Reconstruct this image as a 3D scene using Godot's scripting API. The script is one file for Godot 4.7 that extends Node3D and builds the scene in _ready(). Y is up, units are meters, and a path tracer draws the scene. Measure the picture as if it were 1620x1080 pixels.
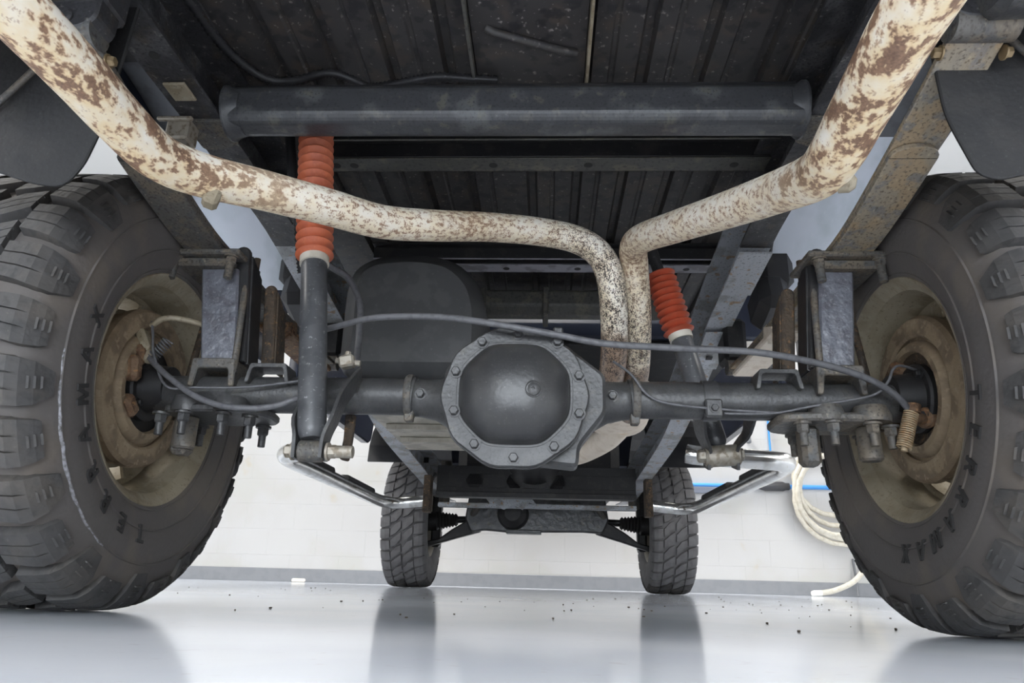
extends Node3D
# Under the rear of a lifted pickup truck standing in a white painted garage.
# W(x, y, z): metres; x to the truck's right, y up, z forward along the truck from just behind its rear end.

const FLAT := 0xFFFFFFFF
var M := {}
var noises := {}
var group_no := 1
var truck: Node3D


func W(x: float, y: float, z: float) -> Vector3:
	return Vector3(x, y, -z)


func _ready() -> void:
	# --- camera, sky, lights, exposure -------------------------------------------------
	var cam := Camera3D.new()
	cam.name = "camera"
	cam.fov = rad_to_deg(2.0 * atan(540.0 / 1130.15))
	cam.near = 0.02
	cam.position = W(0.0497, 0.0774, 0.0)
	cam.basis = Basis(Vector3.UP, 0.0528) * Basis(Vector3.RIGHT, 0.3185) * Basis(Vector3.BACK, 0.0264)
	add_child(cam)
	cam.current = true
	var we := WorldEnvironment.new()
	we.name = "environment"
	var env := Environment.new()
	env.background_mode = Environment.BG_COLOR
	env.background_color = Color(0.94, 0.97, 1.0)
	env.background_energy_multiplier = 10.0
	env.tonemap_mode = Environment.TONE_MAPPER_LINEAR
	env.tonemap_exposure = 1.15
	env.sdfgi_enabled = true
	env.ssao_enabled = true
	env.ssil_enabled = true
	we.environment = env
	add_child(we)
	make_materials()
	make_room()
	truck = Node3D.new()
	truck.name = "pickup_truck"
	truck.set_meta("label", "lifted pickup truck seen from underneath, with big dusty tires and rusty cream exhaust pipes")
	truck.set_meta("category", "truck")
	add_child(truck)
	make_floor_pan()
	make_frame()
	make_body()
	make_wheels()
	make_axle()
	make_springs()
	make_shocks()
	make_exhaust()
	make_cables()
	make_tank()
	make_front()
	make_step_bars()
	make_flaps()
	make_wall_things()


# --- materials ------------------------------------------------------------------------
func noise_bytes(freq: float, sd: int, oct := 4, kind := FastNoiseLite.TYPE_SIMPLEX_SMOOTH, size := 512) -> PackedByteArray:
	var key := "%s %d %d %d %d" % [freq, sd, oct, kind, size]
	if not noises.has(key):
		var n := FastNoiseLite.new()
		n.noise_type = kind
		n.frequency = freq
		n.seed = sd
		n.fractal_octaves = oct
		if kind == FastNoiseLite.TYPE_CELLULAR:
			n.fractal_type = FastNoiseLite.FRACTAL_NONE
			n.cellular_return_type = FastNoiseLite.RETURN_DISTANCE
		var im := n.get_seamless_image(size, size)
		im.convert(Image.FORMAT_L8)
		noises[key] = im.get_data()
	return noises[key]


func layer(im: Image, nb: PackedByteArray, col: Color, lo: float, hi: float, most := 1.0) -> void:
	var lut := PackedInt32Array()
	lut.resize(256)
	for i in 256:
		var a := clampf((i / 255.0 - lo) / (hi - lo), 0.0, 1.0)
		a = a * a * (3.0 - 2.0 * a) * most
		var v := col.r8 | (col.g8 << 8) | (col.b8 << 16) | (int(a * 255.0) << 24)
		lut[i] = v
	var out := PackedInt32Array()
	out.resize(nb.size())
	for i in nb.size():
		out[i] = lut[nb[i]]
	var s := im.get_width()
	var l := Image.create_from_data(s, s, false, Image.FORMAT_RGBA8, out.to_byte_array())
	im.blend_rect(l, Rect2i(0, 0, s, s), Vector2i.ZERO)


func c8(r: int, g: int, b: int) -> Color:
	return Color8(r, g, b)


func normal_tex(freq: float, sd: int, strength: float) -> ImageTexture:
	var im := Image.create_from_data(512, 512, false, Image.FORMAT_L8, noise_bytes(freq, sd))
	im.bump_map_to_normal_map(strength)
	return ImageTexture.create_from_image(im)


# layers: [frequency, seed, colour, low, high, most, (noise kind)]
func mat(nm: String, base: Color, layers: Array, rough: float, metal := 0.0, scale := 1.3, bump: Texture2D = null, bump_scale := 1.0) -> StandardMaterial3D:
	var m := StandardMaterial3D.new()
	m.resource_name = nm
	m.roughness = rough
	m.metallic = metal
	m.uv1_triplanar = true
	m.uv1_world_triplanar = true
	m.uv1_scale = Vector3.ONE * scale
	if layers.is_empty():
		m.albedo_color = base
	else:
		var im := Image.create_empty(512, 512, false, Image.FORMAT_RGBA8)
		im.fill(base)
		for l in layers:
			var kind: int = l[6] if l.size() > 6 else FastNoiseLite.TYPE_SIMPLEX_SMOOTH
			layer(im, noise_bytes(l[0], l[1], 4, kind), l[2], l[3], l[4], l[5])
		m.albedo_texture = ImageTexture.create_from_image(im)
	if bump:
		m.normal_enabled = true
		m.normal_texture = bump
		m.normal_scale = bump_scale
	M[nm] = m
	return m


func make_materials() -> void:
	var rough_n := normal_tex(0.03, 5, 3.0)
	var fine_n := normal_tex(0.12, 9, 3.0)
	var cell := FastNoiseLite.TYPE_CELLULAR
	# painted chassis steel: black paint, grey dust film, brown grime, pale specks
	mat("steel", c8(52, 52, 55), [[0.012, 1, c8(86, 86, 88), 0.45, 0.8, 0.8], [0.02, 2, c8(73, 65, 54), 0.6, 0.85, 0.6], [0.09, 3, c8(133, 130, 124), 0.76, 0.82, 0.7], [0.2, 4, c8(27, 27, 28), 0.62, 0.8, 0.7]], 0.5, 0.0, 1.3, rough_n, 0.5)
	mat("tube_paint", c8(66, 67, 70), [[0.015, 11, c8(97, 99, 100), 0.5, 0.8, 0.8], [0.03, 12, c8(105, 102, 91), 0.66, 0.82, 0.6], [0.1, 13, c8(153, 152, 148), 0.8, 0.85, 0.6], [0.2, 14, c8(36, 37, 39), 0.66, 0.8, 0.6]], 0.36, 0.0, 1.3, rough_n, 0.35)
	mat("axle_paint", c8(61, 61, 62), [[0.012, 21, c8(84, 84, 84), 0.45, 0.75, 0.8], [0.03, 22, c8(85, 82, 73), 0.62, 0.82, 0.5], [0.12, 23, c8(127, 127, 125), 0.78, 0.84, 0.5], [0.22, 24, c8(36, 36, 38), 0.62, 0.8, 0.6]], 0.42, 0.0, 1.6, fine_n, 0.18)
	mat("cover_paint", c8(52, 52, 53), [[0.01, 25, c8(70, 70, 70), 0.45, 0.8, 0.8], [0.02, 22, c8(80, 79, 72), 0.66, 0.88, 0.5], [0.14, 23, c8(121, 121, 119), 0.79, 0.84, 0.5]], 0.34, 0.0, 1.6, fine_n, 0.1)
	mat("grey_steel", c8(178, 182, 188), [[0.012, 31, c8(140, 140, 138), 0.5, 0.75, 0.9], [0.03, 32, c8(156, 117, 76), 0.7, 0.85, 0.8], [0.15, 33, c8(73, 73, 76), 0.68, 0.8, 0.6]], 0.45, 0.1, 1.3, rough_n, 0.4)
	mat("spring_steel", c8(89, 86, 82), [[0.012, 41, c8(109, 99, 86), 0.45, 0.7, 0.9], [0.03, 42, c8(76, 78, 80), 0.55, 0.75, 0.8], [0.1, 43, c8(150, 141, 124), 0.74, 0.82, 0.7], [0.18, 44, c8(47, 41, 36), 0.62, 0.75, 0.8]], 0.55, 0.0, 1.4, rough_n, 0.5)
	mat("spring_pale", c8(148, 138, 122), [[0.012, 41, c8(162, 140, 110), 0.45, 0.7, 0.9], [0.03, 42, c8(112, 114, 118), 0.55, 0.75, 0.8], [0.1, 43, c8(196, 180, 150), 0.72, 0.82, 0.6], [0.18, 44, c8(70, 60, 50), 0.64, 0.76, 0.8]], 0.5, 0.0, 1.4, rough_n, 0.3)
	mat("wheelhouse_shade", c8(92, 94, 98), [[0.02, 137, c8(74, 75, 78), 0.45, 0.75, 0.8]], 0.6)  # middle tone of the shade coloured into the wheel house
	mat("black_metal", c8(33, 33, 35), [[0.02, 51, c8(53, 50, 49), 0.5, 0.8, 0.8], [0.12, 52, c8(107, 106, 102), 0.8, 0.86, 0.5]], 0.5, 0.0, 1.3)
	mat("black_plastic", c8(39, 39, 42), [[0.015, 55, c8(54, 54, 54), 0.5, 0.8, 0.7]], 0.5)
	mat("tank_plastic", c8(69, 69, 70), [[0.015, 55, c8(81, 81, 81), 0.5, 0.7, 0.7], [0.12, 56, c8(99, 99, 99), 0.78, 0.86, 0.5]], 0.5)
	mat("bed_paint", c8(58, 56, 56), [[0.012, 61, c8(75, 67, 60), 0.5, 0.75, 0.7], [0.08, 62, c8(149, 143, 137), 0.77, 0.83, 0.7], [0.16, 63, c8(160, 157, 152), 0.83, 0.87, 0.8], [0.03, 64, c8(39, 38, 41), 0.55, 0.75, 0.8]], 0.5, 0.0, 1.2)
	mat("sill_paint", c8(84, 83, 79), [[0.02, 66, c8(111, 105, 92), 0.5, 0.75, 0.8], [0.1, 67, c8(56, 56, 56), 0.6, 0.75, 0.7]], 0.5, 0.0, 1.3)
	mat("pale_sill", c8(164, 162, 170), [[0.02, 68, c8(123, 121, 125), 0.5, 0.75, 0.8]], 0.5)
	mat("rust", c8(116, 94, 74), [[0.02, 71, c8(86, 62, 46), 0.45, 0.7, 0.9], [0.06, 72, c8(170, 125, 83), 0.62, 0.8, 0.8], [0.15, 73, c8(73, 49, 37), 0.66, 0.8, 0.6]], 0.85, 0.0, 2.0, fine_n, 1.0)
	mat("dark_rust", c8(78, 66, 54), [[0.02, 75, c8(54, 48, 42), 0.45, 0.7, 0.9], [0.06, 76, c8(134, 102, 68), 0.64, 0.82, 0.8]], 0.8, 0.0, 2.0, fine_n, 0.8)
	mat("rim_paint", c8(149, 139, 120), [[0.012, 81, c8(127, 116, 95), 0.4, 0.7, 0.9], [0.04, 82, c8(160, 152, 134), 0.62, 0.82, 0.7], [0.12, 83, c8(80, 66, 48), 0.72, 0.84, 0.7]], 0.55, 0.0, 1.6, rough_n, 0.25)
	mat("drum_dust", c8(144, 127, 103), [[0.015, 85, c8(111, 95, 77), 0.42, 0.7, 0.9], [0.05, 86, c8(159, 143, 121), 0.62, 0.8, 0.7], [0.14, 87, c8(90, 70, 50), 0.74, 0.84, 0.6]], 0.75, 0.0, 1.8, rough_n, 0.3)
	mat("rubber", c8(68, 67, 67), [[0.01, 91, c8(86, 81, 76), 0.45, 0.75, 0.8], [0.04, 92, c8(50, 50, 51), 0.58, 0.78, 0.7], [0.16, 93, c8(123, 119, 108), 0.8, 0.87, 0.5]], 0.72, 0.0, 1.4, fine_n, 0.3)
	mat("rubber_side", c8(90, 86, 84), [[0.008, 94, c8(106, 98, 90), 0.45, 0.75, 0.8], [0.16, 93, c8(122, 120, 115), 0.82, 0.88, 0.4]], 0.7, 0.0, 1.2, fine_n, 0.15)
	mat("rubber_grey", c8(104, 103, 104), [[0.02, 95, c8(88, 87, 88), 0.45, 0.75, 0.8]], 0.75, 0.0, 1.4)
	mat("rubber_scuff", c8(150, 150, 156), [[0.06, 96, c8(96, 94, 94), 0.45, 0.62, 1.0]], 0.8, 0.0, 3.0)
	mat("rubber_dark", c8(46, 45, 45), [], 0.7)
	mat("boot_orange", c8(198, 105, 70), [[0.02, 101, c8(171, 89, 64), 0.45, 0.7, 0.8], [0.1, 102, c8(220, 138, 95), 0.72, 0.84, 0.6]], 0.5, 0.0, 2.0)
	mat("boot_red", c8(186, 82, 54), [[0.02, 103, c8(156, 72, 50), 0.45, 0.7, 0.8]], 0.5, 0.0, 2.0)
	mat("shock_paint", c8(83, 84, 87), [[0.015, 105, c8(64, 65, 67), 0.45, 0.7, 0.8], [0.08, 106, c8(171, 171, 171), 0.76, 0.82, 0.8], [0.03, 107, c8(108, 108, 108), 0.66, 0.84, 0.6]], 0.34, 0.0, 2.0)
	mat("chrome", c8(227, 227, 225), [[0.02, 111, c8(180, 178, 174), 0.5, 0.8, 0.8], [0.06, 112, c8(159, 138, 106), 0.76, 0.86, 0.6]], 0.18, 0.9, 1.3)
	mat("zinc", c8(161, 154, 142), [[0.03, 115, c8(112, 100, 83), 0.5, 0.75, 0.8]], 0.45, 0.3, 3.0)
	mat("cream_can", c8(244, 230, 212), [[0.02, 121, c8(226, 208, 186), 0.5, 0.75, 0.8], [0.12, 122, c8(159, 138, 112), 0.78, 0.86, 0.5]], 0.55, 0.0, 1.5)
	mat("skid_grey", c8(182, 176, 163), [[0.012, 125, c8(148, 142, 129), 0.45, 0.75, 0.8], [0.1, 126, c8(127, 117, 102), 0.74, 0.84, 0.5]], 0.5, 0.0, 1.4)
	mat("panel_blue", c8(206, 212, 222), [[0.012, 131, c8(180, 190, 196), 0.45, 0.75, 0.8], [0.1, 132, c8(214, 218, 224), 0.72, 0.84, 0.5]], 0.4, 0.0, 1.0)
	mat("body_paint", c8(49, 54, 68), [], 0.25)
	mat("flap_rubber", c8(35, 35, 36), [[0.012, 135, c8(45, 44, 44), 0.5, 0.75, 0.8], [0.2, 136, c8(75, 74, 73), 0.8, 0.86, 0.5]], 0.65, 0.0, 1.4, fine_n, 0.15)
	mat("cable_grey", c8(95, 95, 98), [[0.05, 141, c8(72, 72, 75), 0.5, 0.75, 0.8]], 0.5, 0.0, 2.0)
	mat("spring_tan", c8(178, 160, 132), [[0.05, 143, c8(166, 127, 88), 0.5, 0.7, 0.8]], 0.6, 0.2, 3.0)
	mat("gold_bolt", c8(130, 112, 84), [], 0.45, 0.4)
	mat("block_paint", c8(103, 105, 113), [[0.02, 145, c8(86, 86, 92), 0.45, 0.7, 0.8], [0.09, 146, c8(140, 142, 147), 0.66, 0.8, 0.6], [0.14, 147, c8(60, 60, 62), 0.7, 0.8, 0.6]], 0.4, 0.0, 2.2, rough_n, 0.9)
	# the room
	mat("floor_epoxy", c8(222, 228, 238), [[0.008, 151, c8(215, 222, 234), 0.4, 0.8, 0.8], [0.1, 152, c8(206, 206, 208), 0.8, 0.9, 0.4]], 0.11, 0.0, 0.5).metallic_specular = 0.4
	mat("wall_paint", c8(194, 193, 192), [[0.006, 155, c8(190, 188, 184), 0.5, 0.8, 0.8], [0.012, 156, c8(190, 178, 158), 0.84, 0.97, 0.5]], 0.5, 0.0, 0.4)
	mat("ceiling_paint", c8(236, 236, 234), [], 0.7)
	mat("cove_grey", c8(134, 136, 140), [[0.02, 158, c8(129, 131, 135), 0.5, 0.75, 0.8]], 0.5, 0.0, 0.8)
	mat("hose_cream", c8(208, 202, 188), [[0.03, 161, c8(188, 180, 162), 0.5, 0.75, 0.8]], 0.5, 0.0, 1.5)
	mat("hose_tip", c8(240, 238, 232), [], 0.5)
	mat("pipe_blue", c8(70, 150, 226), [], 0.4)
	mat("rail_blue_grey", c8(116, 122, 138), [], 0.5)
	mat("fitting_black", c8(58, 58, 62), [], 0.4)
	mat("outlet_grey", c8(120, 122, 126), [], 0.5)
	mat("wood", c8(232, 226, 214), [], 0.7)
	mat("crumb", c8(70, 60, 50), [], 0.9)
	var lamp := StandardMaterial3D.new()
	lamp.resource_name = "added_lamp_glow"
	lamp.albedo_color = Color.WHITE
	lamp.emission_enabled = true
	lamp.emission = Color(1.0, 0.98, 0.95)
	lamp.emission_energy_multiplier = 1.0
	M["added_lamp_glow"] = lamp


# --- geometry helpers ---------------------------------------------------------------
func begin() -> SurfaceTool:
	var s := SurfaceTool.new()
	s.begin(Mesh.PRIMITIVE_TRIANGLES)
	return s


func next_group() -> int:
	group_no += 1
	return group_no


# adds triangles, turned so that the (closed) shape faces outwards
func emit(st: SurfaceTool, t: PackedVector3Array, g: PackedInt64Array, one_group := -1) -> void:
	if t.is_empty():
		return
	var o := t[0]
	var vol := 0.0
	for i in range(0, t.size(), 3):
		vol += (t[i] - o).dot((t[i + 1] - o).cross(t[i + 2] - o))
	var flip := vol > 0.0
	for i in range(0, t.size(), 3):
		var gg: int = one_group if one_group >= 0 else g[i / 3]
		st.set_smooth_group(gg)
		st.add_vertex(t[i])
		if flip:
			st.add_vertex(t[i + 2])
			st.add_vertex(t[i + 1])
		else:
			st.add_vertex(t[i + 1])
			st.add_vertex(t[i + 2])


func put(nm: String, st: SurfaceTool, m: String, parent: Node, label := "") -> MeshInstance3D:
	st.generate_normals()
	var o := MeshInstance3D.new()
	o.name = nm
	o.mesh = st.commit()
	o.material_override = M[m]
	o.cast_shadow = GeometryInstance3D.SHADOW_CASTING_SETTING_ON
	if label:
		o.set_meta("label", label)
	parent.add_child(o, true)
	return o


func put_mesh(nm: String, mesh: Mesh, m: String, parent: Node, xf := Transform3D()) -> MeshInstance3D:
	var o := MeshInstance3D.new()
	o.name = nm
	o.mesh = mesh
	o.material_override = M[m]
	o.transform = xf
	parent.add_child(o, true)
	return o


func structure(o: Node) -> void:
	o.set_meta("kind", "structure")


func axis_frame(a: Vector3, b: Vector3) -> Transform3D:   # local Y runs from a to b
	var y := (b - a).normalized()
	var h := Vector3.RIGHT if absf(y.x) < 0.8 else Vector3.UP
	var z := h.cross(y).normalized()
	var x := y.cross(z)
	return Transform3D(Basis(x, y, z), a)


# profile of (along Y, radius), turned about Y
func lathe(st: SurfaceTool, prof: Array, xf: Transform3D, seg := 24, sharp := 0.6) -> void:
	var t := PackedVector3Array()
	var g := PackedInt64Array()
	var n := prof.size()
	var grp := next_group()
	var rings := []
	for p in prof:
		var ring := PackedVector3Array()
		for j in seg:
			var a := TAU * j / seg
			var r: float = p.y
			ring.append(xf * Vector3(r * cos(a), p.x, r * sin(a)))
		rings.append(ring)
	for i in n - 1:
		if i > 0:
			var d0: Vector2 = prof[i] - prof[i - 1]
			var d1: Vector2 = prof[i + 1] - prof[i]
			if absf(d0.angle_to(d1)) > sharp:
				grp = next_group()
		var gg := grp if seg > 8 else FLAT
		var r0: PackedVector3Array = rings[i]
		var r1: PackedVector3Array = rings[i + 1]
		for j in seg:
			var k := (j + 1) % seg
			if prof[i].y > 1e-6:
				t.append_array([r0[j], r0[k], r1[k]])
				g.append(gg)
			if prof[i + 1].y > 1e-6:
				t.append_array([r0[j], r1[k], r1[j]])
				g.append(gg)
	emit(st, t, g)


func v2(a: Array) -> Array:   # flat list -> Vector2s
	var out := []
	for i in range(0, a.size(), 2):
		out.append(Vector2(a[i], a[i + 1]))
	return out


func cyl(st: SurfaceTool, a: Vector3, b: Vector3, r: float, seg := 16, bev := 0.0) -> void:
	var l := a.distance_to(b)
	if bev > 0.0:
		lathe(st, [Vector2(0, 0), Vector2(0, r - bev), Vector2(bev, r), Vector2(l - bev, r), Vector2(l, r - bev), Vector2(l, 0)], axis_frame(a, b), seg)
	else:
		lathe(st, [Vector2(0, 0), Vector2(0, r), Vector2(l, r), Vector2(l, 0)], axis_frame(a, b), seg)


func bolt(st: SurfaceTool, at: Vector3, axis: Vector3, r: float, h: float, washer := true) -> void:
	var f := axis_frame(at, at + axis)
	if washer:
		lathe(st, [Vector2(0, 0), Vector2(0, r * 1.35), Vector2(h * 0.22, r * 1.35), Vector2(h * 0.22, 0)], f, 16)
	lathe(st, [Vector2(0, r), Vector2(h * 0.85, r), Vector2(h, r * 0.8), Vector2(h, 0)], f, 6)


func spline(pts: Array, n := 6) -> Array:
	var out := []
	var c := pts.size()
	for i in c - 1:
		var p0: Vector3 = pts[maxi(i - 1, 0)]
		var p1: Vector3 = pts[i]
		var p2: Vector3 = pts[i + 1]
		var p3: Vector3 = pts[mini(i + 2, c - 1)]
		for k in n:
			out.append(p1.cubic_interpolate(p2, p0, p3, float(k) / n))
	out.append(pts[c - 1])
	return out


func frames(pts: Array) -> Array:   # a Basis at each point, z along the path
	var out := []
	var side := Vector3.ZERO
	for i in pts.size():
		var a: Vector3 = pts[maxi(i - 1, 0)]
		var b: Vector3 = pts[mini(i + 1, pts.size() - 1)]
		var d := (b - a).normalized()
		if side == Vector3.ZERO:
			side = d.cross(Vector3.UP if absf(d.y) < 0.9 else Vector3.RIGHT).normalized()
		side = (side - d * side.dot(d)).normalized()
		out.append(Basis(side, d.cross(side), d))
	return out


func tube(st: SurfaceTool, pts: Array, r: float, seg := 12, radii: Array = [], uv := false) -> void:
	var fr := frames(pts)
	var t := PackedVector3Array()
	var g := PackedInt64Array()
	var grp := next_group()
	var rings := []
	var lens := [0.0]
	for i in pts.size():
		var ring := PackedVector3Array()
		var rr: float = radii[i] if radii else r
		if i > 0:
			lens.append(lens[i - 1] + pts[i].distance_to(pts[i - 1]))
		for j in seg + 1:
			var a := TAU * j / seg
			ring.append(pts[i] + (fr[i].x * cos(a) + fr[i].y * sin(a)) * rr)
		rings.append(ring)
	if uv:
		var total: float = lens[-1]
		for i in pts.size() - 1:
			for j in seg:
				var q := [[i, j], [i + 1, j], [i + 1, j + 1], [i, j], [i + 1, j + 1], [i, j + 1]]
				for e in q:
					st.set_smooth_group(grp)
					st.set_uv(Vector2(lens[e[0]] / total, float(e[1]) / seg))
					st.add_vertex(rings[e[0]][e[1]])
		return
	for i in pts.size() - 1:
		for j in seg:
			t.append_array([rings[i][j], rings[i + 1][j], rings[i + 1][j + 1], rings[i][j], rings[i + 1][j + 1], rings[i][j + 1]])
			g.append_array([grp, grp])
	for e in [0, pts.size() - 1]:
		for j in seg:
			if e == 0:
				t.append_array([pts[e], rings[e][j], rings[e][j + 1]])
			else:
				t.append_array([pts[e], rings[e][j + 1], rings[e][j]])
			g.append(FLAT)
	emit(st, t, g)


# closed outline (right, up) carried along a path; up stays as near to UP as it can
func sweep(st: SurfaceTool, pts: Array, outline: PackedVector2Array, up := Vector3.UP, smooth := false) -> void:
	var t := PackedVector3Array()
	var g := PackedInt64Array()
	var rings := []
	var n := outline.size()
	for i in pts.size():
		var a: Vector3 = pts[maxi(i - 1, 0)]
		var b: Vector3 = pts[mini(i + 1, pts.size() - 1)]
		var d := (b - a).normalized()
		var right := d.cross(up).normalized()
		var u := right.cross(d)
		var ring := PackedVector3Array()
		for p in outline:
			ring.append(pts[i] + right * p.x + u * p.y)
		rings.append(ring)
	var gs := []
	for j in n:
		gs.append(next_group())
	if smooth:
		gs.fill(gs[0])
	for i in pts.size() - 1:
		for j in n:
			var k := (j + 1) % n
			t.append_array([rings[i][j], rings[i + 1][j], rings[i + 1][k], rings[i][j], rings[i + 1][k], rings[i][k]])
			g.append_array([gs[j], gs[j]])
	var tri := Geometry2D.triangulate_polygon(outline)
	var ccw := not Geometry2D.is_polygon_clockwise(outline)
	for q in range(0, tri.size(), 3):
		var x := [tri[q], tri[q + 1], tri[q + 2]]
		var area := (outline[x[1]] - outline[x[0]]).cross(outline[x[2]] - outline[x[0]])
		if (area < 0.0) == ccw:
			x = [x[0], x[2], x[1]]
		t.append_array([rings[0][x[0]], rings[0][x[1]], rings[0][x[2]]])
		t.append_array([rings[-1][x[0]], rings[-1][x[2]], rings[-1][x[1]]])
		g.append_array([FLAT, FLAT])
	emit(st, t, g)


# outline in local XY, thickness along local Z about the middle, with small chamfers
func prism(st: SurfaceTool, outline: PackedVector2Array, xf: Transform3D, depth: float, bev := 0.0, smooth := false) -> void:
	var pl := outline
	if Geometry2D.is_polygon_clockwise(pl):
		pl = pl.duplicate()
		pl.reverse()
	var n := pl.size()
	var inner := pl.duplicate()
	if bev > 0.0:
		for i in n:
			var a := (pl[i] - pl[(i + n - 1) % n]).normalized()
			var b := (pl[(i + 1) % n] - pl[i]).normalized()
			var m := Vector2(-a.y - b.y, a.x + b.x).normalized()
			var c := maxf(0.4, m.dot(Vector2(-a.y, a.x)))
			inner[i] = pl[i] + m * bev / c
	var h := depth / 2.0
	var rows := [[inner, h], [pl, h - bev], [pl, -h + bev], [inner, -h]] if bev > 0.0 else [[pl, h], [pl, -h]]
	var t := PackedVector3Array()
	var g := PackedInt64Array()
	var sg := next_group()
	for r in rows.size() - 1:
		for i in n:
			var k := (i + 1) % n
			var a := Vector3(rows[r][0][i].x, rows[r][0][i].y, rows[r][1])
			var b := Vector3(rows[r][0][k].x, rows[r][0][k].y, rows[r][1])
			var c := Vector3(rows[r + 1][0][k].x, rows[r + 1][0][k].y, rows[r + 1][1])
			var d := Vector3(rows[r + 1][0][i].x, rows[r + 1][0][i].y, rows[r + 1][1])
			t.append_array([xf * a, xf * d, xf * c, xf * a, xf * c, xf * b])
			var gg := sg if smooth else FLAT
			g.append_array([gg, gg])
	var tri := Geometry2D.triangulate_polygon(inner)
	if tri.is_empty():
		tri = Geometry2D.triangulate_polygon(pl)
	for q in range(0, tri.size(), 3):
		var x := [tri[q], tri[q + 1], tri[q + 2]]
		if (inner[x[1]] - inner[x[0]]).cross(inner[x[2]] - inner[x[0]]) < 0.0:
			x = [x[0], x[2], x[1]]
		for s in [0, rows.size() - 1]:
			var z: float = rows[s][1]
			var p := []
			for e in x:
				p.append(xf * Vector3(inner[e].x, inner[e].y, z))
			if s == 0:
				t.append_array([p[0], p[1], p[2]])
			else:
				t.append_array([p[0], p[2], p[1]])
			g.append(FLAT)
	emit(st, t, g)


func poly(a: Array) -> PackedVector2Array:
	var out := PackedVector2Array()
	for i in range(0, a.size(), 2):
		out.append(Vector2(a[i], a[i + 1]))
	return out


func rounded(a: PackedVector2Array, r: float, n := 4) -> PackedVector2Array:
	var out := PackedVector2Array()
	var c := a.size()
	for i in c:
		var p := a[i]
		var u := (a[(i + c - 1) % c] - p)
		var v := (a[(i + 1) % c] - p)
		var d := minf(r, minf(u.length(), v.length()) * 0.48)
		var q0 := p + u.normalized() * d
		var q1 := p + v.normalized() * d
		for k in n + 1:
			var s := float(k) / n
			out.append(q0.lerp(p, s).lerp(p.lerp(q1, s), s))
	return out


func box_corner(h: Vector3, bev: float, s: Vector3, ax: int) -> Vector3:
	var v := Vector3(h.x - bev, h.y - bev, h.z - bev)
	v[ax] = h[ax]
	return Vector3(v.x * s.x, v.y * s.y, v.z * s.z)


# chamfered box
func box(st: SurfaceTool, xf: Transform3D, size: Vector3, bev := 0.002) -> void:
	var h := size / 2.0
	bev = minf(bev, minf(h.x, minf(h.y, h.z)) * 0.6)
	var t := PackedVector3Array()
	for ax in 3:
		var b := (ax + 1) % 3
		var c := (ax + 2) % 3
		for s in [-1.0, 1.0]:
			var q := []
			for e in [[-1, -1], [1, -1], [1, 1], [-1, 1]]:
				var sg := Vector3.ZERO
				sg[ax] = s
				sg[b] = e[0]
				sg[c] = e[1]
				q.append(box_corner(h, bev, sg, ax))
			t.append_array([q[0], q[1], q[2], q[0], q[2], q[3]])
			for s2 in [-1.0, 1.0]:   # the edge between ax and b
				var w := []
				for e in [[ax, -1.0], [ax, 1.0], [b, 1.0], [b, -1.0]]:
					var sg := Vector3.ZERO
					sg[ax] = s
					sg[b] = s2
					sg[c] = e[1]
					w.append(box_corner(h, bev, sg, e[0]))
				t.append_array([w[0], w[1], w[2], w[0], w[2], w[3]])
	for sx in [-1.0, 1.0]:
		for sy in [-1.0, 1.0]:
			for sz in [-1.0, 1.0]:
				var sg := Vector3(sx, sy, sz)
				t.append_array([box_corner(h, bev, sg, 0), box_corner(h, bev, sg, 1), box_corner(h, bev, sg, 2)])
	st.set_smooth_group(FLAT)
	for i in range(0, t.size(), 3):
		var a := t[i]
		var b := t[i + 1]
		var c := t[i + 2]
		var nrm := (b - a).cross(c - a)
		st.add_vertex(xf * a)
		if nrm.dot(a + b + c) > 0.0:
			st.add_vertex(xf * c)
			st.add_vertex(xf * b)
		else:
			st.add_vertex(xf * b)
			st.add_vertex(xf * c)


func at(p: Vector3, b := Basis()) -> Transform3D:
	return Transform3D(b, p)


# a box between two corners (x0..x1, y0..y1, z0..z1 with z forward)
func bx(st: SurfaceTool, x0: float, x1: float, y0: float, y1: float, z0: float, z1: float, bev := 0.002) -> void:
	box(st, at(W((x0 + x1) / 2, (y0 + y1) / 2, (z0 + z1) / 2)), Vector3(absf(x1 - x0), absf(y1 - y0), absf(z1 - z0)), bev)


# a flat plate given by an outline in (x, y) at depth z
func plate_xy(st: SurfaceTool, outline: PackedVector2Array, z: float, thick: float, bev := 0.001) -> void:
	prism(st, outline, at(W(0, 0, z)), thick, bev)


# a flat plate given by an outline in (z, y) at x
func plate_zy(st: SurfaceTool, outline: PackedVector2Array, x: float, thick: float, bev := 0.001) -> void:
	prism(st, outline, Transform3D(Basis(Vector3(0, 0, -1), Vector3(0, 1, 0), Vector3(1, 0, 0)), Vector3(x, 0, 0)), thick, bev)


func disc_coil(a: Vector3, b: Vector3, r: float, turns: int, per := 10) -> Array:
	var f := axis_frame(a, b)
	var l := a.distance_to(b)
	var out := []
	for i in turns * per + 1:
		var an := TAU * i / per
		out.append(f * Vector3(r * cos(an), l * i / (turns * per), r * sin(an)))
	return out


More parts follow.
